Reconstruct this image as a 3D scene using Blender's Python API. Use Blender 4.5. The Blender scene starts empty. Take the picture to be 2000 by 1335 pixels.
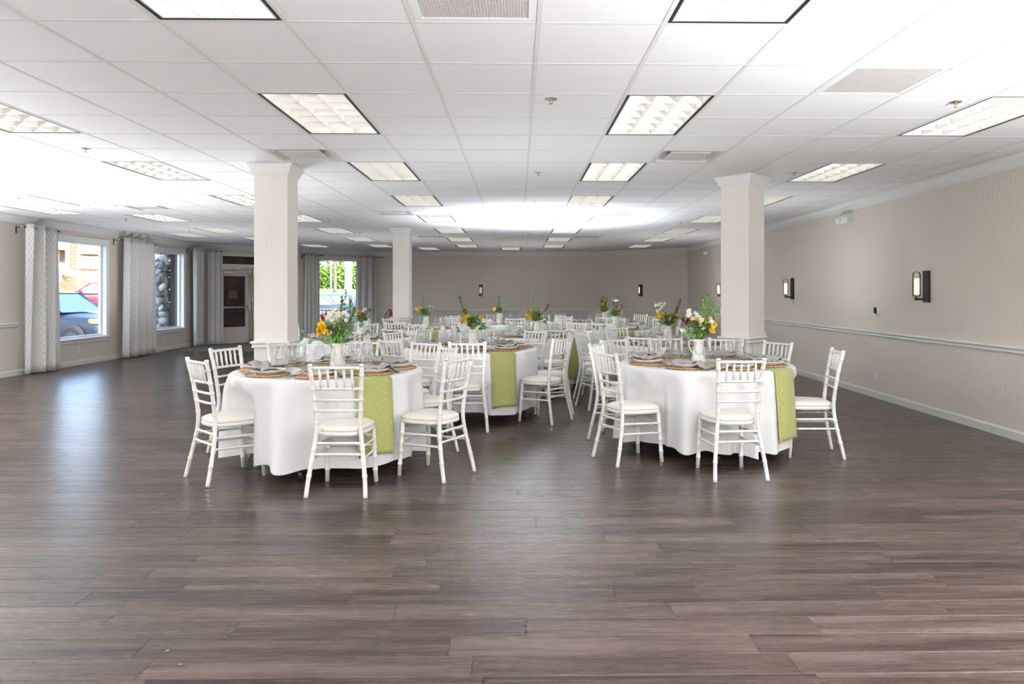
import bpy, math, random
from math import sin, cos, pi, sqrt, atan2, radians
from mathutils import Vector, Matrix
random.seed(7)
SC = bpy.context.scene
COL = SC.collection

# ------------------------------------------------------------------ camera
FPX, PCX, HOR, YAW, EYE = 1381.4, 1034.0, 571.15, 0.0166, 1.404
CEIL = EYE + 1.3053
cam = bpy.data.cameras.new('camera'); camo = bpy.data.objects.new('camera', cam); COL.objects.link(camo)
cam.sensor_fit = 'HORIZONTAL'; cam.sensor_width = 36.0; cam.lens = FPX / 2000 * 36
cam.shift_x = (1000 - PCX) / 2000; cam.shift_y = -(667.5 - HOR) / 2000
cam.clip_start = 0.05; cam.clip_end = 500
camo.location = (0, 0, EYE); camo.rotation_euler = (pi / 2, 0, -YAW)
SC.camera = camo

# ------------------------------------------------------------------ view, world, lights
SC.view_settings.view_transform = 'Standard'; SC.view_settings.look = 'None'
SC.view_settings.gamma = 1; SC.view_settings.use_curve_mapping = False
SC.view_settings.exposure = 0.88
SC.cycles.use_denoising = True
SC.cycles.max_bounces = 9; SC.cycles.diffuse_bounces = 4; SC.cycles.adaptive_threshold = 0.03; SC.cycles.transparent_max_bounces = 24
SC.cycles.sample_clamp_indirect = 6.0
SC.cycles.caustics_reflective = False; SC.cycles.caustics_refractive = False
W = bpy.data.worlds.new('sky'); SC.world = W; W.use_nodes = True
nt = W.node_tree; nt.nodes.clear()
sky = nt.nodes.new('ShaderNodeTexSky'); sky.sky_type = 'NISHITA'
sky.sun_disc = False; sky.sun_elevation = radians(48); sky.sun_rotation = radians(150)
sky.air_density = 1.0; sky.dust_density = 1.6; sky.ozone_density = 1.0
bg = nt.nodes.new('ShaderNodeBackground'); bg.inputs['Strength'].default_value = 0.85
out = nt.nodes.new('ShaderNodeOutputWorld')
nt.links.new(sky.outputs[0], bg.inputs[0]); nt.links.new(bg.outputs[0], out.inputs[0])

def lamp(name, kind, loc, energy, color=(1, 1, 1), rot=(0, 0, 0), **kw):
    d = bpy.data.lights.new(name, kind); d.energy = energy; d.color = color
    for k, v in kw.items(): setattr(d, k, v)
    o = bpy.data.objects.new(name, d); COL.objects.link(o); o.location = loc; o.rotation_euler = rot
    return o
# sun over the car park
lamp('sun', 'SUN', (0, 0, 30), 3.8, (1, 0.95, 0.88), (radians(42), 0, radians(30)), angle=0.02)
# the photographer's strobes plus added fill spots, each aimed at the ceiling
UP = (pi, 0, 0)
def strobe_or_fill(x, y, z, e, col=(1, 1, 1), size=165):
    lamp('strobe_or_fill', 'SPOT', (x, y, z), e, col, UP, spot_size=radians(size), spot_blend=1.0, shadow_soft_size=0.3)
COOL = (0.90, 0.955, 1.0)
strobe_or_fill(-7.5, 3.4, 0.8, 2700, COOL); strobe_or_fill(-7.9, 7.6, 0.6, 1500, COOL); strobe_or_fill(3.9, 0.9, 0.8, 2700, COOL, 170); strobe_or_fill(-0.4, -2.5, 0.8, 4000, COOL)
strobe_or_fill(0.35, 12.5, 1.2, 800, (0.84, 0.91, 1.0), 146)
for x, y, e in ((-3.0, 16.8, 60), (3.7, 16.0, 66), (0.2, 19.2, 52), (-6.5, 14.8, 85)): strobe_or_fill(x, y, 0.25, e, (0.97, 0.98, 1.0), 168)  # added unseen fill spots that brighten the far ceiling and walls
for x, y, e in ((-3.3, 8.4, 90), (0.1, 6.7, 66), (3.3, 10.0, 66), (-5.2, 10.6, 70)): strobe_or_fill(x, y, 0.3, e, COOL, 142)  # added unseen fill spots that lift the mid-room ceiling

# ------------------------------------------------------------------ materials
MATS = {}
def nodes(m):
    m.use_nodes = True
    return m.node_tree, m.node_tree.nodes['Principled BSDF']
def mat(name, col=(0.8, 0.8, 0.8), rough=0.5, metal=0.0, spec=0.5, emit=None, es=0.0, sheen=0.0):
    if name in MATS: return MATS[name]
    m = bpy.data.materials.new(name); t, b = nodes(m)
    b.inputs['Base Color'].default_value = (*col, 1); b.inputs['Roughness'].default_value = rough
    b.inputs['Metallic'].default_value = metal; b.inputs['Specular IOR Level'].default_value = spec
    if sheen: b.inputs['Sheen Weight'].default_value = sheen
    if emit:
        b.inputs['Emission Color'].default_value = (*emit, 1); b.inputs['Emission Strength'].default_value = es
    MATS[name] = m
    return m
class NT:
    """little node helper"""
    def __init__(s, m): s.m = m; s.t, s.b = nodes(m)
    def n(s, typ, **kw):
        x = s.t.nodes.new(typ)
        for k, v in kw.items(): setattr(x, k, v)
        return x
    def l(s, a, b): s.t.links.new(a, b)
    def math(s, op, a, b=None, c=None):
        x = s.n('ShaderNodeMath', operation=op)
        for i, v in enumerate((a, b, c)):
            if v is None: continue
            if isinstance(v, (int, float)): x.inputs[i].default_value = v
            else: s.l(v, x.inputs[i])
        return x.outputs[0]
    def mix(s, f, a, b):
        x = s.n('ShaderNodeMix', data_type='RGBA')
        if isinstance(f, (int, float)): x.inputs[0].default_value = f
        else: s.l(f, x.inputs[0])
        for i, v in ((6, a), (7, b)):
            if isinstance(v, tuple): x.inputs[i].default_value = (*v, 1)
            else: s.l(v, x.inputs[i])
        return x.outputs[2]
    def noise(s, vec, scale, detail=3, rough=0.55):
        x = s.n('ShaderNodeTexNoise'); x.inputs['Scale'].default_value = scale; x.inputs['Detail'].default_value = detail
        x.inputs['Roughness'].default_value = rough
        if vec is not None: s.l(vec, x.inputs['Vector'])
        return x.outputs[0]
    def mapping(s, vec, scale=(1, 1, 1), loc=(0, 0, 0)):
        x = s.n('ShaderNodeMapping'); x.inputs['Scale'].default_value = scale; x.inputs['Location'].default_value = loc
        s.l(vec, x.inputs['Vector']); return x.outputs[0]
    def bump(s, h, strength, dist):
        x = s.n('ShaderNodeBump'); x.inputs['Strength'].default_value = strength; x.inputs['Distance'].default_value = dist
        s.l(h, x.inputs['Height']); s.l(x.outputs[0], s.b.inputs['Normal'])
    def ramp(s, f, stops):
        x = s.n('ShaderNodeValToRGB'); e = x.color_ramp.elements
        while len(e) < len(stops): e.new(0.5)
        for i, (p, c) in enumerate(stops): e[i].position = p; e[i].color = (*c, 1)
        s.l(f, x.inputs[0]); return x.outputs[0]
    def pos(s): return s.n('ShaderNodeNewGeometry').outputs['Position']
    def obj(s): return s.n('ShaderNodeTexCoord').outputs['Object']
    def uv(s):
        x = s.n('ShaderNodeSeparateXYZ'); s.l(s.n('ShaderNodeTexCoord').outputs['UV'], x.inputs[0]); return x.outputs

def wall_material(name, col):
    m = mat(name, col, 0.62, spec=0.35); k = NT(m); p = k.pos()
    h = k.noise(k.mapping(p, (1, 1, 0.33)), 36, 3, 0.6)
    f = k.noise(p, 0.9, 2)
    k.l(k.mix(f, tuple(c * 0.96 for c in col), tuple(min(1, c * 1.04) for c in col)), k.b.inputs['Base Color'])
    k.bump(h, 0.55, 0.012)
    return m
M_WALL = wall_material('taupe_wall', (0.69, 0.63, 0.565))
M_COLUMN = wall_material('cream_column', (0.81, 0.78, 0.74))
M_TRIM = mat('white_trim', (0.78, 0.78, 0.765), 0.35)
M_BASE = mat('baseboard_paint', (0.72, 0.70, 0.66), 0.4)
M_WHITE = mat('white_paint', (0.82, 0.82, 0.81), 0.32)
M_CHAIR = mat('chair_paint', (0.86, 0.85, 0.825), 0.3)
M_CUSH = mat('ivory_vinyl', (0.84, 0.80, 0.73), 0.42)
M_BLACK = mat('black_metal', (0.012, 0.012, 0.013), 0.4)
M_STEEL = mat('brushed_steel', (0.62, 0.62, 0.63), 0.28, 1.0)
M_DARKSTEEL = mat('dark_bronze', (0.08, 0.075, 0.07), 0.4, 0.8)
M_BRASS = mat('aged_brass', (0.45, 0.28, 0.12), 0.35, 1.0)
M_CERAMIC = mat('cream_ceramic', (0.84, 0.82, 0.77), 0.18)
M_PLATE = mat('grey_stoneware', (0.70, 0.68, 0.66), 0.3)
M_PLASTIC = mat('white_plastic', (0.82, 0.82, 0.83), 0.35)

def floor_material():
    m = mat('grey_brown_plank', (0.2, 0.17, 0.15), 0.34, spec=0.25); k = NT(m); p = k.pos()
    oi = k.n('ShaderNodeObjectInfo'); g = k.n('ShaderNodeNewGeometry')
    seed = k.math('FRACT', k.math('ADD', oi.outputs['Random'], k.math('MULTIPLY', g.outputs['Random Per Island'], 7.31)))
    off = k.n('ShaderNodeCombineXYZ'); k.l(k.math('MULTIPLY', seed, 37.0), off.inputs[0]); k.l(k.math('MULTIPLY', seed, 91.0), off.inputs[1])
    va = k.n('ShaderNodeVectorMath', operation='ADD'); k.l(p, va.inputs[0]); k.l(off.outputs[0], va.inputs[1])
    v = va.outputs[0]
    broad = k.noise(k.mapping(v, (0.55, 9, 1)), 1.6, 3, 0.5)
    grain = k.noise(k.mapping(v, (1.1, 42, 1)), 2.2, 3, 0.55)
    fine = k.noise(k.mapping(v, (9, 240, 1)), 2.0, 2, 0.6)
    knot = k.noise(k.mapping(v, (3.0, 16, 1)), 2.1, 2, 0.5)
    t = k.math('ADD', k.math('MULTIPLY', broad, 0.72), k.math('MULTIPLY', grain, 0.32))
    t = k.math('ADD', t, k.math('MULTIPLY', k.math('SUBTRACT', seed, 0.5), 0.20))
    t = k.math('ADD', t, k.math('MULTIPLY', k.math('SUBTRACT', fine, 0.5), 0.07))
    c = k.ramp(t, [(0.32, (0.016, 0.0101, 0.0085)), (0.45, (0.0363, 0.0234, 0.0194)), (0.57, (0.0576, 0.0381, 0.0316)), (0.78, (0.1012, 0.0698, 0.0586))])
    dk = k.ramp(knot, [(0.70, (0, 0, 0)), (0.80, (1, 1, 1))])
    k.l(k.mix(k.math('MULTIPLY', dk, 0.5), c, (0.045, 0.033, 0.028)), k.b.inputs['Base Color'])
    k.l(k.math('ADD', 0.20, k.math('MULTIPLY', grain, 0.14)), k.b.inputs['Roughness'])
    k.bump(k.math('ADD', grain, k.math('MULTIPLY', fine, 0.5)), 0.16, 0.003)
    return m
M_FLOOR = floor_material()
M_SUBFLOOR = mat('dark_joint', (0.03, 0.025, 0.022), 0.7)

def tile_material():
    m = mat('fissured_ceiling_tile', (0.80, 0.79, 0.80), 0.85, spec=0.15); k = NT(m); p = k.pos()
    a = k.noise(p, 95, 2, 0.5)
    d = k.ramp(a, [(0.60, (0, 0, 0)), (0.72, (1, 1, 1))])
    k.l(k.mix(k.math('MULTIPLY', d, 0.16), (0.80, 0.785, 0.79), (0.45, 0.42, 0.41)), k.b.inputs['Base Color'])
    k.bump(k.math('SUBTRACT', 1, d), 0.4, 0.002)
    return m
M_TILE = tile_material()
M_TEE = mat('ceiling_grid_paint', (0.68, 0.67, 0.66), 0.85, spec=0.1)

def cloth_material(name, col, sc=700, spec=0.25, rough=0.6):
    m = mat(name, col, rough, spec=spec, sheen=0.15); k = NT(m)
    k.bump(k.noise(k.pos(), sc, 1), 0.08, 0.001)
    return m
M_CLOTH = cloth_material('white_satin_cloth', (0.83, 0.83, 0.85), rough=0.45)

def runner_material():
    m = mat('green_linen', (0.33, 0.38, 0.13), 0.85, spec=0.15, sheen=0.2); k = NT(m); u = k.uv()
    p = k.n('ShaderNodeTexCoord').outputs['UV']
    wv = k.math('ADD', k.noise(k.mapping(p, (25, 420, 1)), 1, 2), k.noise(k.mapping(p, (420, 25, 1)), 1, 2))
    c = k.ramp(k.math('MULTIPLY', wv, 0.5), [(0.36, (0.21, 0.215, 0.062)), (0.50, (0.30, 0.305, 0.108)), (0.64, (0.41, 0.41, 0.17))])
    # drawn-thread hemstitch running beside each edge (u across 0..w metres, v along)
    edge = k.math('ABSOLUTE', k.math('SUBTRACT', k.math('ABSOLUTE', k.math('SUBTRACT', u[0], 0.155)), 0.122))
    line = k.math('LESS_THAN', edge, 0.004)
    dots = k.math('GREATER_THAN', k.math('SINE', k.math('MULTIPLY', u[1], 2 * pi / 0.013)), 0.05)
    k.l(k.mix(k.math('MULTIPLY', k.math('MULTIPLY', line, dots), 0.75), c, (0.10, 0.11, 0.035)), k.b.inputs['Base Color'])
    k.bump(wv, 0.3, 0.001)
    return m
M_RUNNER = runner_material()

def napkin_material():
    m = mat('striped_napkin', (0.7, 0.68, 0.66), 0.85, spec=0.1); k = NT(m); u = k.uv()
    st = k.math('GREATER_THAN', k.math('SINE', k.math('MULTIPLY', u[0], 2 * pi / 0.0125)), 0.05)
    k.l(k.mix(st, (0.72, 0.70, 0.68), (0.085, 0.08, 0.085)), k.b.inputs['Base Color'])
    return m
M_NAPKIN = napkin_material()

def curtain_material():
    m = mat('ogee_curtain', (0.78, 0.76, 0.73), 0.8, spec=0.15, sheen=0.2); k = NT(m); u = k.uv()
    P_, L_ = 0.064, 0.125
    s_ = k.math('MULTIPLY', k.math('SINE', k.math('MULTIPLY', u[1], 2 * pi / L_)), 0.24)
    def line(sign, ph):
        a = k.math('ADD', k.math('DIVIDE', u[0], P_), ph)
        a = k.math('ADD', a, s_) if sign > 0 else k.math('SUBTRACT', a, s_)
        a = k.math('ABSOLUTE', k.math('SUBTRACT', k.math('FRACT', a), 0.5))
        return k.math('LESS_THAN', a, 0.045)
    l = k.math('MAXIMUM', line(1, 0.0), line(-1, 0.5))
    k.l(k.mix(k.math('MULTIPLY', l, 0.65), (0.87, 0.86, 0.84), (0.44, 0.40, 0.37)), k.b.inputs['Base Color'])
    tr = k.n('ShaderNodeBsdfTranslucent'); tr.inputs[0].default_value = (0.75, 0.73, 0.70, 1)
    mx = k.n('ShaderNodeMixShader'); mx.inputs[0].default_value = 0.16
    o = k.t.nodes['Material Output']
    k.l(k.b.outputs[0], mx.inputs[1]); k.l(tr.outputs[0], mx.inputs[2]); k.l(mx.outputs[0], o.inputs[0])
    return m
M_CURTAIN = curtain_material()

def glass_material(name, tint, refl, rough=0.0, edge=1.0):
    m = mat(name); k = NT(m); o = k.t.nodes['Material Output']; k.t.nodes.remove(k.b)
    lw = k.n('ShaderNodeLayerWeight'); lw.inputs[0].default_value = 0.5; fc = lw.outputs['Facing']
    tr = k.n('ShaderNodeBsdfTransparent'); k.l(k.mix(k.math('POWER', fc, 4.0), tint, tuple(t * edge for t in tint)), tr.inputs[0])
    gl = k.n('ShaderNodeBsdfGlossy'); gl.inputs['Roughness'].default_value = rough
    fr = k.math('ADD', 0.035, k.math('MULTIPLY', k.math('POWER', fc, 3.5), 0.6))
    mx = k.n('ShaderNodeMixShader'); k.l(k.math('MULTIPLY', fr, refl), mx.inputs[0])
    k.l(tr.outputs[0], mx.inputs[1]); k.l(gl.outputs[0], mx.inputs[2]); k.l(mx.outputs[0], o.inputs[0])
    return m
M_PANE = glass_material('window_glass', (0.96, 0.98, 0.98), 0.8)
M_GLASS = glass_material('clear_glassware', (0.985, 0.988, 0.988), 1.0, 0.02, 0.92)
M_DOORGLASS = glass_material('tinted_glass', (0.55, 0.52, 0.50), 0.8)

def woven_material():
    m = mat('woven_seagrass', (0.5, 0.3, 0.13), 0.8, spec=0.2); k = NT(m); p = k.obj()
    w = k.n('ShaderNodeTexWave', wave_type='RINGS', rings_direction='Z'); w.inputs['Scale'].default_value = 16
    w.inputs['Distortion'].default_value = 3.0; w.inputs['Detail'].default_value = 1; k.l(p, w.inputs[0])
    n = k.noise(p, 90, 2)
    t = k.math('ADD', k.math('MULTIPLY', w.outputs[1], 0.45), k.math('MULTIPLY', n, 0.55))
    k.l(k.ramp(t, [(0.25, (0.22, 0.11, 0.045)), (0.55, (0.50, 0.29, 0.13)), (0.8, (0.70, 0.48, 0.26))]), k.b.inputs['Base Color'])
    k.bump(t, 0.8, 0.004)
    return m
M_WOVEN = woven_material()

# ------------------------------------------------------------------ mesh helpers
class MB:
    def __init__(s): s.v = []; s.f = []; s.s = []; s.m = []
    def add(s, vs, fs, smooth=False, mi=0):
        o = len(s.v); s.v += [tuple(v) for v in vs]
        for f in fs: s.f.append(tuple(i + o for i in f)); s.s.append(smooth); s.m.append(mi)
        return s
    def box(s, a, b, mi=0):
        x0, y0, z0 = a; x1, y1, z1 = b
        return s.add([(x0, y0, z0), (x1, y0, z0), (x1, y1, z0), (x0, y1, z0), (x0, y0, z1), (x1, y0, z1), (x1, y1, z1), (x0, y1, z1)],
                     [(0, 3, 2, 1), (4, 5, 6, 7), (0, 1, 5, 4), (1, 2, 6, 5), (2, 3, 7, 6), (3, 0, 4, 7)], False, mi)
    def cbox(s, c, d, mi=0):
        return s.box([c[i] - d[i] / 2 for i in range(3)], [c[i] + d[i] / 2 for i in range(3)], mi)
    def bevbox(s, a, b, r, mi=0):
        """box with chamfered edges: three nested rings"""
        x0, y0, z0 = a; x1, y1, z1 = b
        def ring(i, z): return [(x0 + i, y0 + i, z), (x1 - i, y0 + i, z), (x1 - i, y1 - i, z), (x0 + i, y1 - i, z)]
        vs = ring(r, z0) + ring(0, z0 + r) + ring(0, z1 - r) + ring(r, z1)
        fs = [(3, 2, 1, 0), (12, 13, 14, 15)]
        for k in range(3):
            for j in range(4): fs.append((k * 4 + j, k * 4 + (j + 1) % 4, k * 4 + 4 + (j + 1) % 4, k * 4 + 4 + j))
        return s.add(vs, fs, False, mi)
    def tube(s, pts, rad, n=8, cap=True, mi=0, smooth=True):
        pts = [Vector(p) for p in pts]
        if not isinstance(rad, (list, tuple)): rad = [rad] * len(pts)
        vs = []; ref = None
        for i, p in enumerate(pts):
            t = (pts[min(i + 1, len(pts) - 1)] - pts[max(i - 1, 0)]).normalized()
            if ref is None:
                ref = Vector((0, 0, 1)) if abs(t.z) < 0.9 else Vector((1, 0, 0))
            u = (ref - t * ref.dot(t)).normalized(); w = t.cross(u); ref = u
            for k in range(n):
                a = 2 * pi * k / n
                vs.append(p + (u * cos(a) + w * sin(a)) * rad[i])
        fs = [(i * n + k, i * n + (k + 1) % n, (i + 1) * n + (k + 1) % n, (i + 1) * n + k) for i in range(len(pts) - 1) for k in range(n)]
        s.add(vs, fs, smooth, mi)
        if cap:
            o = len(s.v) - len(vs)
            s.f.append(tuple(o + k for k in reversed(range(n)))); s.s.append(False); s.m.append(mi)
            e = o + (len(pts) - 1) * n
            s.f.append(tuple(e + k for k in range(n))); s.s.append(False); s.m.append(mi)
        return s
    def lathe(s, prof, n=16, c=(0, 0, 0), mi=0, smooth=True, sx=1, sy=1):
        vs = []; fs = []
        for r, z in prof:
            for k in range(n):
                a = 2 * pi * k / n; vs.append((c[0] + r * cos(a) * sx, c[1] + r * sin(a) * sy, c[2] + z))
        for i in range(len(prof) - 1):
            for k in range(n): fs.append((i * n + k, i * n + (k + 1) % n, (i + 1) * n + (k + 1) % n, (i + 1) * n + k))
        s.add(vs, fs, smooth, mi)
        return s
    def ball(s, c, r, nu=8, nv=5, mi=0):
        if not isinstance(r, (list, tuple)): r = (r, r, r)
        pr = [(max(1e-4, sin(pi * j / nv)), -cos(pi * j / nv)) for j in range(nv + 1)]
        vs = [(c[0] + r[0] * q * cos(2 * pi * k / nu), c[1] + r[1] * q * sin(2 * pi * k / nu), c[2] + r[2] * z) for q, z in pr for k in range(nu)]
        fs = [(i * nu + k, i * nu + (k + 1) % nu, (i + 1) * nu + (k + 1) % nu, (i + 1) * nu + k) for i in range(nv) for k in range(nu)]
        return s.add(vs, fs, True, mi)
    def prism(s, poly, y0, y1, mi=0, axis='y'):
        """polygon of (x, z) extruded along y"""
        n = len(poly)
        if axis == 'y': vs = [(x, y0, z) for x, z in poly] + [(x, y1, z) for x, z in poly]
        elif axis == 'x': vs = [(y0, x, z) for x, z in poly] + [(y1, x, z) for x, z in poly]
        else: vs = [(x, z, y0) for x, z in poly] + [(x, z, y1) for x, z in poly]
        fs = [tuple(range(n)), tuple(reversed(range(n, 2 * n)))] + [(i, n + i, n + (i + 1) % n, (i + 1) % n) for i in range(n)]
        return s.add(vs, fs, False, mi)
    def xf(s, M):
        s.v = [tuple(M @ Vector(v)) for v in s.v]; return s
    def join(s, o, M=None, mi=None):
        s.add([tuple(M @ Vector(v)) if M else v for v in o.v], [], False)
        b = len(s.v) - len(o.v)
        for f, q, m_ in zip(o.f, o.s, o.m): s.f.append(tuple(i + b for i in f)); s.s.append(q); s.m.append(m_ if mi is None else mi)
        return s
    def mesh(s, name, mats):
        me = bpy.data.meshes.new(name); me.from_pydata(s.v, [], s.f); 
        for m in (mats if isinstance(mats, (list, tuple)) else [mats]): me.materials.append(m)
        me.polygons.foreach_set('use_smooth', s.s); me.polygons.foreach_set('material_index', s.m); me.update()
        return me
def fixn(me):
    import bmesh
    b = bmesh.new(); b.from_mesh(me); bmesh.ops.recalc_face_normals(b, faces=b.faces); b.to_mesh(me); b.free(); return me
def grid_mesh(name, mats, nu, nv, fn, closed=False, smooth=True):
    """fn(i, j) -> (xyz, uv)"""
    pts = [[fn(i, j) for i in range(nu + 1)] for j in range(nv + 1)]
    cols = nu if closed else nu + 1
    vs = [pts[j][i][0] for j in range(nv + 1) for i in range(cols)]
    fs = []; uvs = []
    for j in range(nv):
        for i in range(nu):
            fs.append((j * cols + i, j * cols + (i + 1) % cols, (j + 1) * cols + (i + 1) % cols, (j + 1) * cols + i))
            uvs += [pts[j][i][1], pts[j][i + 1][1], pts[j + 1][i + 1][1], pts[j + 1][i][1]]
    me = bpy.data.meshes.new(name); me.from_pydata([tuple(v) for v in vs], [], fs)
    me.materials.append(mats); l = me.uv_layers.new(name='UVMap')
    l.data.foreach_set('uv', [c for u in uvs for c in u])
    me.polygons.foreach_set('use_smooth', [smooth] * len(fs)); me.update()
    return me
def ob(name, me, parent=None, loc=(0, 0, 0), rot=(0, 0, 0), scale=None, kind=None, label=None):
    o = bpy.data.objects.new(name, me); COL.objects.link(o); o.location = loc; o.rotation_euler = rot
    if scale is not None: o.scale = scale if isinstance(scale, (tuple, list)) else (scale,) * 3
    if parent is not None: o.parent = parent
    if kind: o['kind'] = kind
    if label: o['label'] = label
    return o
def tag(o, label, cat, group=None):
    o['label'] = label; o['category'] = cat
    if group: o['group'] = group
    return o
def thing(name, label, cat, loc=(0, 0, 0), rotz=0, group=None):
    o = bpy.data.objects.new(name, None); COL.objects.link(o); o.location = loc; o.rotation_euler = (0, 0, rotz)
    o.empty_display_size = 0.1
    return tag(o, label, cat, group)
def dup(root, label, loc, rotz=0.0, group=None, rot=None):
    kids = KIDS.get(root.name)
    if kids is None:
        kids = KIDS[root.name] = [(c, [g for g in bpy.data.objects if g.parent == c]) for c in bpy.data.objects if c.parent == root]
    r = root.copy(); COL.objects.link(r); r.location = loc; r.rotation_euler = rot or (0, 0, rotz); r['label'] = label
    if group: r['group'] = group
    for c, gs in kids:
        d = c.copy(); COL.objects.link(d); d.parent = r
        for g in gs:
            e = g.copy(); COL.objects.link(e); e.parent = d
    return r
KIDS = {}
def px_at(u, v, z):
    """world point at height z that the photograph shows at pixel (u, v)"""
    x = (u - PCX) / FPX; zz = (HOR - v) / FPX; t = (z - EYE) / zz; c, s = cos(YAW), sin(YAW)
    return Vector(((x * c + s) * t, (c - x * s) * t, z))
def dir_at(u, d):
    """ground-plane point on the sight line of column u at depth d"""
    x = (u - PCX) / FPX; c, s = cos(YAW), sin(YAW)
    return Vector(((x * c + s) * d, (c - x * s) * d, 0))
# ================================================================== the room
T = 0.6096; GX, GY = -0.5066, 3.4327
XL = -8.52
P0, PA, PB, PC, PD, PE = (XL, -3.2), (XL, 18.97), (-4.80, 22.60), (2.60, 22.60), (4.953, 20.54), (4.60, -3.2)
def inside(x, y, m=0.0):
    for (a, b) in ((P0, PA), (PA, PB), (PB, PC), (PC, PD), (PD, PE), (PE, P0)):
        dx, dy = b[0] - a[0], b[1] - a[1]; L = sqrt(dx * dx + dy * dy)
        if ((x - a[0]) * dy - (y - a[1]) * dx) / L < m: return False
    return True
def in_frame(x, y, z, pad=160):
    c, s = cos(YAW), sin(YAW); xc = x * c - y * s; yc = x * s + y * c
    if yc < 1.0: return False
    u = PCX + FPX * xc / yc; v = HOR - FPX * (z - EYE) / yc
    return -pad < u < 2000 + pad and -pad < v < 1335 + pad

# ---- floor
sub = MB(); sub.box((XL - 0.1, -3.3, -0.12), (5.1, 22.7, -0.006))
floor = ob('floor', sub.mesh('floor', M_SUBFLOOR), kind='structure', label='grey-brown wood plank floor of the hall')
PWID, PLEN = 0.1524, 1.2192
rnd = random.Random(3)
planks = []
y = -3.2
while y < 22.7:
    x = XL - 0.02 - rnd.random() * PLEN
    while x < 5.0:
        x0, x1 = max(x, XL - 0.02), min(x + PLEN, 5.06)
        if x1 - x0 > 0.03 and (inside((x0 + x1) / 2, y + PWID / 2, -0.5)): planks.append((x0, x1, y))
        x += PLEN
    y += PWID
full = MB(); full.bevbox((0, 0, -0.008), (PLEN - 0.0012, PWID - 0.0012, 0), 0.0011)
ME_PLANK = full.mesh('plank', M_FLOOR)
def pk(p):
    cx_, cy_ = (p[0] + p[1]) / 2, p[2] + PWID / 2
    f = in_frame(cx_, cy_, 0, 60) or in_frame(p[0], cy_, 0, 0) or in_frame(p[1], cy_, 0, 0)
    return (0 if f else 1, cy_ * cy_ * 1.0 + 0.3 * cx_ * cx_)
planks.sort(key=pk)
rest = MB()
for k, (x0, x1, y) in enumerate(planks):
    if k < 300:
        if x1 - x0 > PLEN - 1e-4: me = ME_PLANK
        else:
            b = MB(); b.bevbox((0, 0, -0.008), (x1 - x0 - 0.0012, PWID - 0.0012, 0), 0.0011); me = b.mesh('plank', M_FLOOR)
        ob('plank', me, floor, (x0, y, 0))
    else:
        rest.bevbox((x0, y, -0.008), (x1 - 0.0012, y + PWID - 0.0012, 0), 0.0011)
ob('distant_planks', rest.mesh('distant_planks', M_FLOOR), floor, kind='stuff')

# ---- walls
def frame2(P, Q):
    dx, dy = Q[0] - P[0], Q[1] - P[1]
    return sqrt(dx * dx + dy * dy), atan2(dy, dx)
WALLS = {}
def wall(name, P, Q, holes=(), label=''):
    L, a = frame2(P, Q); b = MB(); th = 0.16
    xs = sorted({-0.08, L + 0.08} | {h[0] for h in holes} | {h[1] for h in holes})
    for x0, x1 in zip(xs, xs[1:]):
        hs = sorted([h for h in holes if h[0] <= x0 + 1e-6 and h[1] >= x1 - 1e-6], key=lambda h: h[2]); z = -0.5
        for h in hs:
            if h[2] > z: b.box((x0, 0, z), (x1, th, h[2]))
            z = h[3]
        b.box((x0, 0, z), (x1, th, CEIL + 0.3))
    o = ob(name, b.mesh(name, M_WALL), None, (P[0], P[1], 0), (0, 0, a), kind='structure', label=label)
    WALLS[name] = (Vector((P[0], P[1], 0)), a, L)
    return o
H1, H2 = (15.75, 18.0, 0.50, 2.42), (19.25, 21.40, 0.50, 2.42)     # along the left wall (a = Y + 3.2)
HD, H3 = (0.60, 2.27, -0.5, 2.43), (3.42, 4.95, 0.50, 2.44)
wl = wall('wall_left', P0, PA, [H1, H2], 'taupe textured wall with two picture windows')
wd = wall('wall_entry', PA, PB, [HD, H3], 'taupe diagonal wall with the double doors and a window')
wb = wall('wall_back', PB, PC, [], 'taupe textured wall at the far end of the hall')
wa = wall('wall_angled', PC, PD, [], 'short taupe angled wall in the far corner')
wr = wall('wall_right', PD, PE, [], 'long taupe textured wall with sconces')
wf = wall('wall_front', PE, P0, [], 'taupe wall behind the viewer')
def on_wall(w, a, z, y=0.0):
    o, ang, L = WALLS[w]
    return Vector((o.x + cos(ang) * a - sin(ang) * y, o.y + sin(ang) * a + cos(ang) * y, z)), ang
CROWN = [(0, -0.125), (-0.012, -0.125), (-0.018, -0.108), (-0.03, -0.10), (-0.05, -0.06), (-0.075, -0.035), (-0.08, -0.022), (-0.092, -0.018), (-0.092, 0.0), (0, 0.0)]
RAIL = [(0, 0.820), (-0.016, 0.822), (-0.022, 0.835), (-0.014, 0.846), (-0.014, 0.856), (-0.024, 0.862), (-0.034, 0.874), (-0.030, 0.888), (0, 0.890)]
BASE = [(0, 0), (-0.016, 0), (-0.016, 0.075), (-0.009, 0.092), (0, 0.092)]
def strip(name, wname, prof, spans, dz, material, label):
    o, ang, L = WALLS[wname]; b = MB()
    for a0, a1 in spans: b.prism([(y, z + dz) for y, z in prof], a0, a1, axis='x')
    return ob(name, fixn(b.mesh(name, material)), None, o, (0, 0, ang), kind='structure', label=label)
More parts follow.
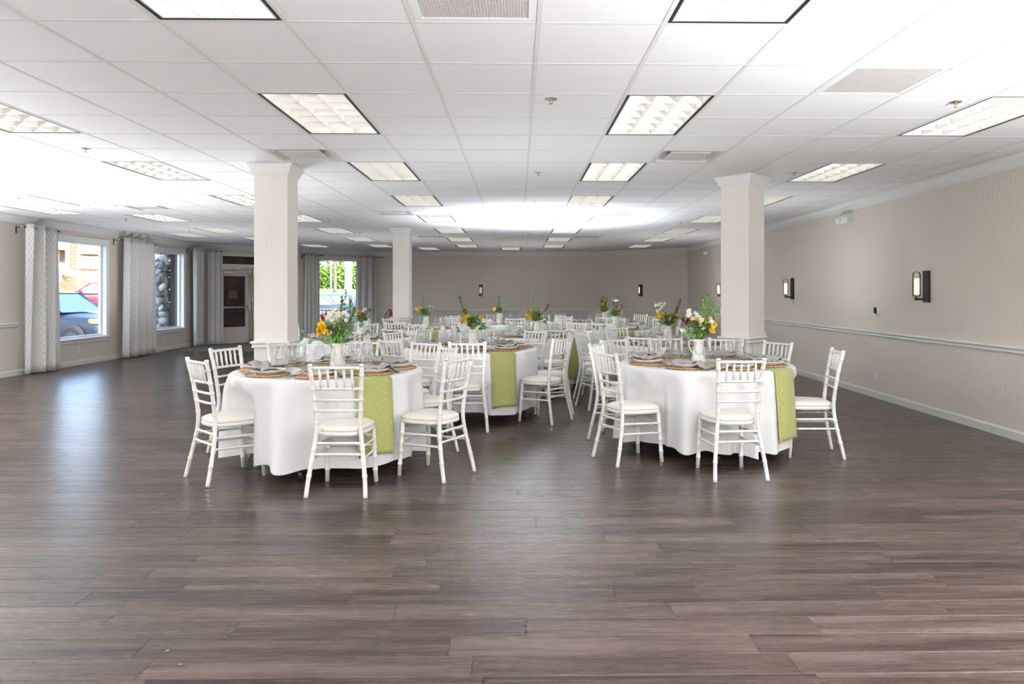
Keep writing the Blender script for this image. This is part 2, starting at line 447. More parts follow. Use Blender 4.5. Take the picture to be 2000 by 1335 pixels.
for w, nm in (('wall_left', 'left'), ('wall_entry', 'entry'), ('wall_back', 'back'), ('wall_angled', 'angled'), ('wall_right', 'right')):
    L = WALLS[w][2]
    strip('trim_crown_' + nm, w, CROWN, [(-0.03, L + 0.03)], CEIL, M_TRIM, 'white crown moulding along the %s wall' % nm)
    sp = {'wall_left': [(0, L)], 'wall_entry': [(0, 0.6), (2.27, L)]}.get(w, [(0, L)])
    strip('baseboard_' + nm, w, BASE, sp, 0, M_BASE, 'off-white baseboard along the %s wall' % nm)
    if w == 'wall_entry': continue
    sp = {'wall_left': [(0, 15.38)], 'wall_back': [(0.25, L)]}.get(w, [(0, L)])
    strip('trim_rail_' + nm, w, RAIL, sp, 0, M_TRIM, 'white chair rail along the %s wall' % nm)

# ---- windows
def window(name, wname, hole, label):
    o, ang, L = WALLS[wname]; a0, a1, z0, z1 = hole
    b = MB(); c = 0.07                                        # interior casing
    b.box((a0 - c, -0.02, z0 - 0.07), (a1 + c, 0.0, z0)); b.box((a0 - c, -0.02, z1), (a1 + c, 0.0, z1 + c))
    b.box((a0 - c, -0.02, z0), (a0, 0.0, z1)); b.box((a1, -0.02, z0), (a1 + c, 0.0, z1))
    r = 0.025                                                 # jamb lining
    b.box((a0, -0.012, z0), (a1, 0.155, z0 + r)); b.box((a0, -0.012, z1 - r), (a1, 0.155, z1))
    b.box((a0, -0.012, z0 + r), (a0 + r, 0.155, z1 - r)); b.box((a1 - r, -0.012, z0 + r), (a1, 0.155, z1 - r))
    w = ob(name, b.mesh('window_casing', M_WHITE), None, o, (0, 0, ang), kind='structure', label=label)
    f = MB(); s = 0.035; x0, x1, y0, y1 = a0 + r, a1 - r, z0 + r, z1 - r
    f.box((x0, 0.085, y0), (x1, 0.125, y0 + s)); f.box((x0, 0.085, y1 - s), (x1, 0.125, y1))
    f.box((x0, 0.085, y0 + s), (x0 + s, 0.125, y1 - s)); f.box((x1 - s, 0.085, y0 + s), (x1, 0.125, y1 - s))
    ob('window_frame', f.mesh('window_frame', M_WHITE), w)
    sl = MB(); sl.bevbox((a0 - c - 0.01, -0.045, z0 - 0.012), (a1 + c + 0.01, -0.0121, z0 + 0.016), 0.006)
    ob('window_sill', sl.mesh('window_sill', M_WHITE), w)
    g = MB(); g.box((x0 + s - 0.006, 0.102, y0 + s - 0.006), (x1 - s + 0.006, 0.108, y1 - s + 0.006))
    ob('pane', g.mesh('pane', M_PANE), w)
window('window_1', 'wall_left', H1, 'large white-framed picture window with the dark car outside')
window('window_2', 'wall_left', H2, 'white-framed picture window with the cobblestone pillar outside')
window('window_3', 'wall_entry', H3, 'white-framed window with trees and white railing outside')

# ---- entrance doors
M_DOOR = mat('door_paint', (0.60, 0.545, 0.50), 0.45)
o_, ang_, L_ = WALLS['wall_entry']
b = MB(); a0, a1 = 0.60, 2.27
b.box((a0 - 0.06, -0.02, 0), (a0 + 0.04, 0.16, 2.49)); b.box((a1 - 0.04, -0.02, 0), (a1 + 0.06, 0.16, 2.49))
b.box((a0 + 0.04, -0.02, 2.41), (a1 - 0.04, 0.16, 2.49)); b.box((a0 + 0.04, -0.02, 2.05), (a1 - 0.04, 0.12, 2.10)); b.box((a0 + 0.04, -0.012, 2.10), (a1 - 0.04, 0.12, 2.19))
door = ob('door_1', b.mesh('door_frame', M_TRIM), None, o_, (0, 0, ang_), kind='structure', label='white double entrance doors with glass panels and panic bars')
g = MB(); g.box((a0 + 0.04, 0.05, 2.19), (a1 - 0.04, 0.056, 2.41)); ob('transom_pane', g.mesh('transom_pane', M_DOORGLASS), door)
w_ = (a1 - a0 - 0.08) / 2
for k in (0, 1):
    x0 = a0 + 0.04 + k * w_ + 0.003; x1 = x0 + w_ - 0.006; b = MB()
    gl0, gl1 = (x0 + 0.05, x1 - 0.13) if k == 0 else (x0 + 0.13, x1 - 0.05)
    b.box((x0, 0.01, 0.012), (x1, 0.055, 0.46)); b.box((x0, 0.01, 1.86), (x1, 0.055, 2.045))
    b.box((x0, 0.01, 0.46), (gl0, 0.055, 1.86)); b.box((gl1, 0.01, 0.46), (x1, 0.055, 1.86))
    leaf = ob('door_leaf', b.mesh('door_leaf', M_DOOR), door)
    g = MB(); g.box((gl0, 0.03, 0.46), (gl1, 0.036, 1.86)); ob('pane', g.mesh('pane', M_DOORGLASS), leaf)
    xm = x1 - 0.045 if k == 0 else x0 + 0.045
    h = MB(); h.tube([(gl0 - 0.02, -0.06, 1.0), (gl1 + 0.02, -0.06, 1.0)], 0.02, 8); h.box((gl0 - 0.03, -0.06, 0.98), (gl0, 0.01, 1.02))
    ob('panic_bar', h.mesh('panic_bar', M_STEEL), leaf)
    h = MB(); h.bevbox((xm - 0.035, -0.07, 0.90), (xm + 0.035, 0.01, 1.12), 0.012); ob('latch_case', h.mesh('latch_case', M_STEEL), leaf)
    h = MB(); h.tube([(xm, -0.025, 0.12), (xm, -0.025, 1.98)], 0.009, 6)
    for z in (0.72, 1.4): h.box((xm - 0.012, -0.03, z), (xm + 0.012, 0.01, z + 0.03))
    ob('vertical_rod', h.mesh('vertical_rod', M_STEEL), leaf)
    for z in (0.02, 1.92):
        h = MB(); h.bevbox((xm - 0.03, -0.05, z), (xm + 0.03, 0.01, z + 0.12), 0.012); ob('rod_latch', h.mesh('rod_latch', M_STEEL), leaf)
h = MB(); h.bevbox((0.66, -0.06, 1.93), (0.95, 0.01, 2.0), 0.01); h.tube([(0.9, -0.04, 2.01), (1.02, -0.12, 2.03), (1.2, -0.02, 2.06)], 0.009, 6)
ob('door_closer', h.mesh('door_closer', M_STEEL), door)
h = MB()                                                       # the line of small black lettering on the head
rn = random.Random(5); x = 1.22
while x < 1.70:
    w = 0.008 + rn.random() * 0.006
    h.box((x, -0.0215, 2.066), (x + w, -0.0201, 2.082)); x += w + (0.004 if rn.random() < 0.8 else 0.014)
ob('door_lettering', h.mesh('door_lettering', M_BLACK), door)
# carpet in front of the doors
M_CARPET = mat('brown_carpet', (0.17, 0.145, 0.12), 0.95, spec=0.1); k = NT(M_CARPET); k.bump(k.noise(k.pos(), 260, 2), 0.6, 0.006)
b = MB(); poly = [(XL + 0.02, 17.0), (-5.0, 17.0), (-5.0, 22.28), (XL + 0.02, 18.93)]
b.prism(poly, 0.0005, 0.007, axis='z')
tag(ob('entry_carpet', fixn(b.mesh('entry_carpet', M_CARPET))), 'brown carpet laid in front of the double doors', 'carpet')

# ---- columns
def column(name, loc, rotz, w, label):
    b = MB(); h = w / 2; b.bevbox((-h, -h, 0), (h, h, CEIL), 0.006)
    o = ob(name, b.mesh('column_shaft', M_COLUMN), None, (*loc, 0), (0, 0, rotz), kind='structure', label=label)
    q = sqrt(2)
    def ring(nm, prof, dz, m):
        r = MB(); r.lathe([((h - y) * q, z + dz) for y, z in prof], 4, smooth=False)
        r.v = [((x - y) / q, (x + y) / q, z) for x, y, z in r.v]
        ob(nm, fixn(r.mesh(nm, m)), o)
    ring('capital', [(y * 0.62, z * 0.95) for y, z in CROWN[:-1]], CEIL, M_TRIM)
    ring('chair_rail', RAIL, 0.022, M_TRIM); ring('baseboard', BASE, 0, M_BASE)
c1 = dir_at((507.6 + 572) / 2, 7.34); column('column', (c1.x, c1.y), -YAW * 0 + 0.0, 0.336, 'square cream pillar standing behind the window-side front table')
column('column', (2.55, 7.98), radians(43), 0.345, 'cream pillar turned cornerwise behind the wall-side front table')
c3 = dir_at(786, 14.45); column('column', (c3.x, c3.y), 0, 0.336, 'slim far cream pillar near the back wall and extinguisher')

# ---- ceiling
b = MB(); b.box((XL - 0.3, -3.5, CEIL + 0.28), (5.3, 23.0, CEIL + 0.34))
ceil = ob('ceiling', b.mesh('ceiling', M_TILE), kind='structure', label='white suspended ceiling of square tiles in a metal grid')
LIGHTS = [(-2, j) for j in range(-2, 27, 4)] + [(2, j) for j in range(-2, 27, 4)] + [(6, j) for j in range(2, 27, 4)] + [(-6, j) for j in range(2, 27, 4)] \
    + [(-10, j) for j in (10, 14, 18, 22)] + [(-12, 12), (-12, 20), (-9, 26), (0, 28), (-4, 28)]
GRILLES = [(0, -1), (4, 1)]
DIFFS = [(-3, 5), (3, 5), (-3, 13), (3, 13), (-9, 12), (-3, 21), (3, 21)]
used = set(GRILLES) | set(DIFFS)
for i, j in LIGHTS: used |= {(i, j), (i, j + 1)}
tb = MB(); tb.bevbox((-0.2985, -0.2985, 0), (0.2985, 0.2985, 0.018), 0.002)
ME_TILE = tb.mesh('ceiling_tile', M_TILE)
cells = []
for i in range(-15, 10):
    for j in range(-11, 33):
        cx_, cy_ = GX + (i + 0.5) * T, GY + (j + 0.5) * T
        if (i, j) in used or not inside(cx_, cy_, -0.42): continue
        cells.append((0 if in_frame(cx_, cy_, CEIL, 130) else 1, cx_ ** 2 * 0.3 + cy_ ** 2, cx_, cy_))
cells.sort(); rest = MB()
for k, (_, _, x, y) in enumerate(cells):
    if k < 300: ob('ceiling_tile', ME_TILE, ceil, (x, y, CEIL + 0.0022))
    else: rest.bevbox((x - 0.2985, y - 0.2985, CEIL + 0.0022), (x + 0.2985, y + 0.2985, CEIL + 0.020), 0.004)
ob('distant_tiles', rest.mesh('distant_tiles', M_TILE), ceil, kind='stuff')
for i in range(-14, 10):
    x = GX + i * T; b = MB(); b.box((x - 0.012, -3.2, CEIL), (x + 0.012, 22.7, CEIL + 0.0018)); b.box((x - 0.002, -3.2, CEIL + 0.004), (x + 0.002, 22.7, CEIL + 0.04))
    ob('main_tee', b.mesh('main_tee', M_TEE), ceil)
for j in range(-10, 32):
    y = GY + j * T; b = MB(); run = None
    gap = {i for i, jj in LIGHTS if jj + 1 == j}
    for i in range(-14, 10):
        x0, x1 = GX + i * T, GX + (i + 1) * T
        if i in gap or x0 > 5.1: 
            run = None; continue
        if run is None: run = x0
        if i + 1 in gap or i == 9 or GX + (i + 1) * T > 5.1:
            b.box((run, y - 0.012, CEIL + 0.0002), (x1, y + 0.012, CEIL + 0.0019)); b.box((run, y - 0.002, CEIL + 0.004), (x1, y + 0.002, CEIL + 0.04)); run = None
    ob('cross_tee', b.mesh('cross_tee', M_TEE), ceil)

# ---- troffer lights
M_LOUVER = mat('louver_aluminium', (0.72, 0.715, 0.69), 0.38, 0.35)
M_PAN = mat('troffer_reflector', (0.80, 0.795, 0.77), 0.5)
M_TUBE = mat('fluorescent_tube', (0.9, 0.9, 0.88), 0.4, emit=(1.0, 0.955, 0.88), es=3.9)
M_REVEAL = mat('black_reveal', (0.006, 0.006, 0.006), 0.6)
def ringbox(b, x0, x1, y0, y1, t, z0, z1):
    b.box((x0, y0, z0), (x1, y0 + t, z1)); b.box((x0, y1 - t, z0), (x1, y1, z1))
    b.box((x0, y0 + t, z0), (x0 + t, y1 - t, z1)); b.box((x1 - t, y0 + t, z0), (x1, y1 - t, z1))
LW, LL = 0.2925, 0.5975
tr = thing('troffer_light', '', 'ceiling light', group='recessed louvre lights')
b = MB(); ringbox(b, -LW, LW, -LL, LL, 0.019, 0.002, 0.03); ob('reveal', b.mesh('reveal', M_REVEAL), tr)
b = MB(); ringbox(b, -LW + 0.019, LW - 0.019, -LL + 0.019, LL - 0.019, 0.009, 0.003, 0.08); ob('frame', b.mesh('frame', M_LOUVER), tr)
iw, il = LW - 0.028, LL - 0.028
b = MB(); b.box((-iw - 0.02, -il - 0.02, 0.135), (iw + 0.02, il + 0.02, 0.142)); ringbox(b, -iw - 0.02, iw + 0.02, -il - 0.02, il + 0.02, 0.012, 0.08, 0.135)
ob('reflector', b.mesh('reflector', M_PAN), tr)
for k in (-1, 0, 1):
    b = MB(); b.tube([(k * iw * 0.667, -il + 0.02, 0.106), (k * iw * 0.667, il - 0.02, 0.106)], 0.0145, 6)
    ob('lamp_tube', b.mesh('lamp_tube', M_TUBE), tr)
blade = [(-0.0012, 0.004), (0.0012, 0.004), (0.006, 0.036), (0.017, 0.074), (-0.017, 0.074), (-0.006, 0.036)]
b = MB(); b.prism(blade, -il, il); ml = fixn(b.mesh('louver_blade', M_LOUVER))
for k in (-1, 1): ob('louver_blade', ml, tr, (k * iw / 3, 0, 0))
b = MB(); b.prism([(x, z + 0.0003) for x, z in blade], -iw, iw, axis='x'); mc = fixn(b.mesh('cross_blade', M_LOUVER))
for k in range(1, 6): ob('cross_blade', mc, tr, (0, -il + 2 * il * k / 6, 0))
ORD = ['first', 'second', 'third', 'fourth', 'fifth', 'sixth', 'seventh', 'eighth', 'ninth']
LCOL = {-2: 'column just window-side of centre', 2: 'column just wall-side of centre', 6: 'column beside the sconce wall', -6: 'column over the square pillar', -10: 'column nearer the windows', -12: 'column along the window wall', -9: '', 0: '', -4: ''}
seen = {}
for n_, (i, j) in enumerate(LIGHTS):
    k = seen.get(i, 0); seen[i] = k + 1
    lab = 'recessed louvre ceiling light, %s one back in the %s' % (ORD[k], LCOL[i])
    if i == -9: lab = 'recessed louvre ceiling light above the entrance carpet'
    if i == 0: lab = 'single recessed louvre light tight to the back wall at mid-room'
    if i == -4: lab = 'recessed louvre light beside the far pillar by the back wall'
    loc = (GX + (i + 0.5) * T, GY + (j + 1) * T, CEIL)
    if n_ == 0: tr.location = loc; tr['label'] = lab
    else: dup(tr, lab, loc)

# ---- supply diffusers and return grilles
df = thing('air_diffuser', '', 'vent', group='square ceiling air diffusers')
M_VENT = mat('vent_paint', (0.62, 0.59, 0.57), 0.45)
s2 = 0.2915; b = MB(); ringbox(b, -s2, s2, -s2, s2, 0.022, 0.002, 0.012); ob('flange', b.mesh('flange', M_VENT), df)
b = MB(); q = s2 - 0.022
b.add([(-q, -q, .008), (q, -q, .008), (q, q, .008), (-q, q, .008), (-.17, -.17, .085), (.17, -.17, .085), (.17, .17, .085), (-.17, .17, .085)], [(0, 1, 5, 4), (1, 2, 6, 5), (2, 3, 7, 6), (3, 0, 4, 7), (4, 5, 6, 7)])
ob('cone', b.mesh('cone', M_VENT), df)
b = MB(); b.bevbox((-0.19, -0.19, 0.003), (0.19, 0.19, 0.018), 0.005); b.box((-0.01, -0.01, 0.018), (0.01, 0.01, 0.085)); ob('drop_panel', b.mesh('drop_panel', M_VENT), df)
DL = ['white ceiling diffuser with drop panel near the square pillar', 'white ceiling diffuser with drop panel near the cornerwise pillar', 'small ceiling diffuser just before the far pillar', 'ceiling diffuser beside the bright ceiling patch',
      'ceiling diffuser in front of the picture windows', 'thin dark-edged diffuser behind the far pillar', 'thin dark-edged diffuser near the angled corner wall']
for k, (i, j) in enumerate(DIFFS):
    loc = (GX + (i + 0.5) * T, GY + (j + 0.5) * T, CEIL)
    if k == 0: df.location = loc; df['label'] = DL[0]
    else: dup(df, DL[k], loc)
gr = thing('return_grille', '', 'vent', group='square ceiling return grilles')
b = MB(); ringbox(b, -s2, s2, -s2, s2, 0.038, 0.002, 0.016); ob('frame', b.mesh('frame', M_WHITE), gr)
b = MB(); q = s2 - 0.038; nn = 36
for k in range(1, nn):
    t = -q + 2 * q * k / nn; b.box((t - 0.0011, -q, 0.004), (t + 0.0011, q, 0.016)); b.box((-q, t - 0.0011, 0.0042), (q, t + 0.0011, 0.0162))
ob('egg_crate', b.mesh('egg_crate', mat('egg_crate_grey', (0.50, 0.46, 0.44), 0.5)), gr)
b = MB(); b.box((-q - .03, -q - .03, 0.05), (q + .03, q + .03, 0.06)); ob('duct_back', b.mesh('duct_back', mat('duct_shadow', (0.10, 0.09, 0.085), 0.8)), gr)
gr.location = (GX + 0.5 * T, GY - 0.5 * T, CEIL); gr['label'] = 'egg-crate return grille between the two nearest ceiling lights'
dup(gr, 'egg-crate return grille toward the sconce wall', (GX + 4.5 * T, GY + 1.5 * T, CEIL))
# ---- sprinklers
sp = thing('sprinkler', '', 'sprinkler', group='pendent sprinkler heads on the ceiling')
b = MB(); b.lathe([(0.001, 0.004), (0.018, 0.002), (0.022, -0.006), (0.04, -0.006), (0.042, 0.004)], 16); ob('escutcheon', b.mesh('escutcheon', M_STEEL), sp)
b = MB(); b.tube([(0, 0, 0.003), (0, 0, -0.016)], 0.008, 8)
for s in (-1, 1): b.tube([(s * 0.006, 0, -0.014), (s * 0.012, 0, -0.024), (s * 0.004, 0, -0.036)], 0.0025, 6)
ob('frame_arms', b.mesh('frame_arms', M_BRASS), sp)
b = MB(); b.lathe([(0.001, -0.034), (0.012, -0.035), (0.012, -0.0375), (0.001, -0.038)], 12); ob('deflector', b.mesh('deflector', M_BRASS), sp)
SPR = [((1.2, 2.2), 'sprinkler head over the near middle of the room'), ((5.76, 2.25), 'sprinkler head beside the nearest light of the sconce-wall column'), ((1.2, 6.95), 'sprinkler head second back along the middle'), ((5.78, 6.95), 'sprinkler head above the cornerwise pillar'),
       ((-5.6, 5.0), 'sprinkler head in the bright ceiling by the windows'), ((-10.5, 10.6), 'sprinkler head above the first patterned curtain'), ((1.22, 10.9), 'sprinkler head third back along the middle'), ((-10.6, 15.2), 'sprinkler head above the second patterned curtain'),
       ((5.8, 15.8), 'sprinkler head near the far end of the sconce wall'), ((1.24, 15.5), 'sprinkler head within the bright ceiling patch'), ((-4.75, 15.4), 'sprinkler head just behind the square pillar'), ((1.2, 19.4), 'sprinkler head fifth back along the middle'),
       ((-4.75, 19.5), 'sprinkler head left of the far pillar'), ((5.85, 20), 'sprinkler head near the angled corner wall'), ((-10.6, 19.2), 'sprinkler head near the corner curtains'), ((1.24, 24.5), 'sprinkler head last along the middle')]
for k, ((i, j), lab) in enumerate(SPR):
    loc = (GX + i * T, GY + j * T, CEIL + 0.004)
    if k == 0: sp.location = loc; sp['label'] = lab
    else: dup(sp, lab, loc)
# ================================================================== things on the walls
def wall_hit(wname, u):
    """distance along a wall where the sight line of column u meets it"""
    o, ang, L = WALLS[wname]; d = dir_at(u, 1.0); e = Vector((cos(ang), sin(ang)))
    det = e.x * (-d.y) + d.x * e.y
    return ((-o.x) * (-d.y) + d.x * (-o.y)) / det
CURT = 'patterned curtain panels'
def curtain(wname, a0, a1, nf, label, seed, yoff=-0.15, z1=2.575, z0=0.018, flare=0.03):
    o, ang, L = WALLS[wname] if isinstance(wname, str) else wname
    r = random.Random(seed); ph = [r.uniform(0, 6.28) for _ in range(4)]; N = nf * 16; cum = [0.0]; W_ = a1 - a0
    amp = min(0.105, 0.42 * W_ / nf)
    def pt(s, t):                       # t 0 top .. 1 bottom
        jit = 0.35 * t * sin(2 * pi * s * 1.3 + ph[0]) + 0.25 * t * sin(2 * pi * s * 2.3 + ph[1])
        q = 2 * pi * nf * s + jit + pi / 2
        a = a0 + W_ * s + (s - 0.5) * flare * t - 0.30 * amp * sin(2 * q) * 0.6
        am = amp * (1 - 0.22 * t) * (1 + 0.25 * sin(5 * s + ph[2]) * t)
        return (a, yoff + am * cos(q) + 0.008 * t * sin(9 * s + ph[3]), z1 + (z0 - z1) * t)
    for i in range(N):
        p, q = pt(i / N, 0), pt((i + 1) / N, 0); cum.append(cum[-1] + sqrt((p[0] - q[0]) ** 2 + (p[1] - q[1]) ** 2))
    me = grid_mesh('fabric', M_CURTAIN, N, 18, lambda i, j: (pt(i / N, j / 18), (cum[i], z1 + (z0 - z1) * j / 18)))
    root = thing('curtain', label, 'curtain', o, ang, CURT)
    f = ob('fabric', me, root); md = f.modifiers.new('thick', 'SOLIDIFY'); md.thickness = 0.003
    for k in range(2 * nf):
        s = (k + 0.5) / (2 * nf); p = pt(s, 0.0); zz = z1 - 0.055
        g = MB(); g.lathe([(0.019, -0.004), (0.030, -0.005), (0.031, 0.005), (0.019, 0.004), (0.019, -0.004)], 14)
        e = 1e-3; pa, pb_ = pt(s - e, 0), pt(s + e, 0); th = atan2(pb_[1] - pa[1], pb_[0] - pa[0])
        ob('grommet', g.mesh('grommet', M_STEEL), root, (p[0], p[1], zz), (pi / 2, 0, th))
    return root
def rod(wname, a0, a1, label, yoff=-0.15, z=2.52, ends=(1, 1), brk=True):
    o, ang, L = WALLS[wname] if isinstance(wname, str) else wname
    root = thing('curtain_rod', label, 'curtain rod', o, ang, 'dark metal curtain rods')
    b = MB(); b.tube([(a0, yoff, z), (a1, yoff, z)], 0.0095, 8); ob('pole', b.mesh('pole', M_DARKSTEEL), root)
    for k, a in ((0, a0), (1, a1)):
        if not ends[k]: continue
        b = MB(); s = -1 if k == 0 else 1
        b.tube([(a, yoff, z), (a + s * 0.015, yoff, z), (a + s * 0.02, yoff, z), (a + s * 0.055, yoff, z), (a + s * 0.06, yoff, z)], [0.010, 0.010, 0.02, 0.022, 0.012], 10)
        ob('finial', b.mesh('finial', M_STEEL), root)
        if not brk: continue
        aa = a - s * 0.035; b = MB(); b.box((aa - 0.01, yoff - 0.012, z - 0.016), (aa + 0.01, 0.0, z - 0.004)); b.box((aa - 0.012, -0.008, z - 0.11), (aa + 0.012, -0.0002, z + 0.02))
        ob('bracket', b.mesh('bracket', M_DARKSTEEL), root)
rod('wall_left', 12.12 + 3.2, 13.05 + 3.2, 'dark rod holding the curtain at the first window')
curtain('wall_left', 12.17 + 3.2, 13.02 + 3.2, 3, 'white lattice-patterned curtain at the near edge of the first window', 1)
rod('wall_left', 15.02 + 3.2, 16.5 + 3.2, 'dark rod holding the curtain between the picture windows')
curtain('wall_left', 15.17 + 3.2, 16.44 + 3.2, 4, 'white lattice-patterned curtain hanging between the two picture windows', 2)
rod('wall_left', 18.32 + 3.2, 18.9 + 3.2, 'dark rod in the corner past the stone pillar window', ends=(1, 0))
curtain('wall_left', 18.38 + 3.2, 18.98 + 3.2, 3, 'lattice-patterned curtain in the corner past the stone-pillar window', 3)
rod('wall_entry', 0.22, 0.60, 'short dark rod beside the double doors', ends=(0, 1))
curtain('wall_entry', 0.20, 0.60, 3, 'narrow lattice-patterned curtain beside the double doors', 4)
rod('wall_entry', 2.95, 3.60, 'dark rod at the near edge of the tree-view window')
curtain('wall_entry', 3.0, 3.47, 4, 'lattice-patterned curtain between pillar and tree-view window', 5)
w5 = (Vector((-5.10, 22.13, 0)), atan2(0.32, 0.90), 1.0)
rod(w5, 0.0, 0.92, 'dark rod across the far corner of the tree-view window', yoff=0, brk=False)
curtain(w5, 0.07, 0.66, 3, 'lattice-patterned curtain in the far corner by the back wall', 6, yoff=0.0)

# ---- sconces
M_SHADE = mat('lit_opal_glass', (0.9, 0.86, 0.8), 0.3, emit=(1.0, 0.70, 0.45), es=0.62)
SCK = None
def sconce(wname, u, label):
    global SCK
    p, ang = on_wall(wname, wall_hit(wname, u), 1.475)
    if SCK is not None: return dup(SCK, label, p, ang)
    r = thing('wall_sconce', label, 'wall sconce', p, ang, 'black and brass wall sconces')
    b = MB(); b.bevbox((-0.058, -0.028, -0.185), (0.058, -0.0003, 0.185), 0.004); ob('backplate', b.mesh('backplate', M_BLACK), r)
    b = MB(); b.ball((0, -0.03, 0.0), 0.008, 8, 5); ob('screw_knob', b.mesh('screw_knob', M_DARKSTEEL), r)
    b = MB(); b.box((-0.013, -0.15, -0.160), (0.013, -0.028, -0.135)); b.tube([(0, -0.13, -0.137), (0, -0.13, -0.118)], 0.012, 8); ob('arm', b.mesh('arm', M_BLACK), r)
    b = MB(); b.lathe([(0.001, -0.118), (0.034, -0.118), (0.037, -0.112), (0.037, -0.098), (0.03, -0.096), (0.001, -0.096)], 16, (0, -0.13, 0)); ob('cup', b.mesh('cup', M_BRASS), r)
    b = MB(); b.lathe([(0.001, -0.096), (0.029, -0.096), (0.030, 0.0), (0.029, 0.095), (0.001, 0.096)], 16, (0, -0.13, 0)); ob('glass_shade', b.mesh('glass_shade', M_SHADE), r)
    b = MB(); n = 8; pr = [(-0.039, -0.11)] + [(-0.039, 0.135)] + [(-0.039 * cos(pi * k / n), 0.135 + 0.034 * sin(pi * k / n)) for k in range(1, n)] + [(0.039, 0.135), (0.039, -0.11)]
    vs = []; fs = []
    for (y, z) in pr:
        for x, dd in ((-0.012, 0), (0.012, 0), (0.012, 0.004), (-0.012, 0.004)):
            m_ = 1 + dd / 0.039; vs.append((x, -0.13 + y * m_, z + (dd if z > 0.14 else 0)))
    for k in range(len(pr) - 1):
        for q in range(4): fs.append((k * 4 + q, k * 4 + (q + 1) % 4, k * 4 + 4 + (q + 1) % 4, k * 4 + 4 + q))
    b.add(vs, fs); ob('band', fixn(b.mesh('band', M_DARKSTEEL)), r, label='bronze arched band over the shade')
    SCK = r; return r
sconce('wall_right', 1812, 'black and brass sconce on the long wall, the one closest to the viewer')
sconce('wall_right', 1549, 'black and brass sconce on the long wall just past the cornerwise pillar')
sconce('wall_right', 1414, 'black and brass sconce half hidden by the cornerwise pillar')
sconce('wall_back', 939, 'black sconce on the back wall between the pillar and angled corner')
sconce('wall_angled', 1252, 'black sconce on the short angled corner wall')

# ---- small wall fittings
def emergency(u, z, label, face):
    p, ang = on_wall('wall_right', wall_hit('wall_right', u), z)
    r = thing('emergency_light', label, 'emergency light', p, ang, 'wall emergency lights')
    M_LAMP = mat('lamp_lens', (0.85, 0.87, 0.88), 0.15)
    if face:
        b = MB(); b.bevbox((-0.16, -0.07, -0.055), (0.12, -0.0003, 0.055), 0.012); ob('housing', b.mesh('housing', M_PLASTIC), r)
        xs = (-0.08, 0.17)
    else:
        b = MB(); b.lathe([(0.001, 0), (0.05, 0), (0.05, 0.012), (0.001, 0.02)], 14); b.xf(Matrix.Rotation(pi / 2, 4, 'X')); ob('housing', fixn(b.mesh('housing', M_PLASTIC)), r)
        xs = (-0.055, 0.055)
    for x in xs:
        b = MB(); b.lathe([(0.001, 0.0), (0.022, 0.0), (0.03, 0.03), (0.042, 0.06), (0.042, 0.075), (0.038, 0.078), (0.001, 0.07)], 14)
        b.xf(Matrix.Rotation(pi / 2, 4, 'X')); ob('lamp_head', fixn(b.mesh('lamp_head', M_LAMP)), r, (x, -0.055 if face else -0.018, 0), (radians(15), 0, 0.25 if x < 0 else -0.25))
emergency(1655, 2.47, 'white twin-head emergency light high on the sconce wall', True)
emergency(1382, 2.44, 'small round twin emergency lamp high beyond the cornerwise pillar', False)
p, ang = on_wall('wall_right', wall_hit('wall_right', 1714), 1.168)
r = thing('thermostat', 'white round thermostat with black screen on the sconce wall', 'thermostat', p, ang)
b = MB(); b.lathe([(0.001, 0), (0.062, 0), (0.064, 0.008), (0.058, 0.014), (0.001, 0.015)], 24); b.xf(Matrix.Rotation(pi / 2, 4, 'X')); ob('backplate', fixn(b.mesh('backplate', M_PLASTIC)), r)
def squircle(w, h, n=24, e=4.0): return [(w * math.copysign(abs(cos(2 * pi * k / n)) ** (2 / e), cos(2 * pi * k / n)), h * math.copysign(abs(sin(2 * pi * k / n)) ** (2 / e), sin(2 * pi * k / n))) for k in range(n)]
b = MB(); b.prism(squircle(0.043, 0.045), -0.030, -0.012); ob('case', fixn(b.mesh('case', M_PLASTIC)), r)
b = MB(); b.prism(squircle(0.039, 0.041), -0.032, -0.0301); ob('screen', fixn(b.mesh('screen', mat('black_glass', (0.004, 0.004, 0.005), 0.15))), r)
def outlet(wname, u, z, label):
    p, ang = on_wall(wname, wall_hit(wname, u), z); r = thing('power_outlet', label, 'outlet', p, ang, 'white power outlets')
    b = MB(); b.bevbox((-0.036, -0.007, -0.058), (0.036, -0.0003, 0.058), 0.003); ob('cover_plate', b.mesh('cover_plate', M_PLASTIC), r)
    for s in (-1, 1):
        b = MB(); b.prism([(x, z_ + s * 0.021) for x, z_ in squircle(0.017, 0.0145, 16)], -0.010, -0.0071)
        q = ob('socket', fixn(b.mesh('socket', mat('socket_white', (0.74, 0.74, 0.75), 0.4))), r)
        b = MB(); b.box((-0.008, -0.0104, s * 0.021 - 0.002), (-0.006, -0.0101, s * 0.021 + 0.007)); b.box((0.006, -0.0104, s * 0.021 - 0.002), (0.008, -0.0101, s * 0.021 + 0.007)); ob('slot', b.mesh('slot', M_BLACK), q)
outlet('wall_right', 1712, 0.29, 'white power outlet low on the sconce wall below the thermostat')
outlet('wall_right', 1517, 0.29, 'white power outlet low on the wall past the cornerwise pillar')
outlet('wall_left', 154, 0.29, 'white power outlet under the first picture window')
outlet('wall_left', 318, 0.29, 'white power outlet under the stone-pillar window')
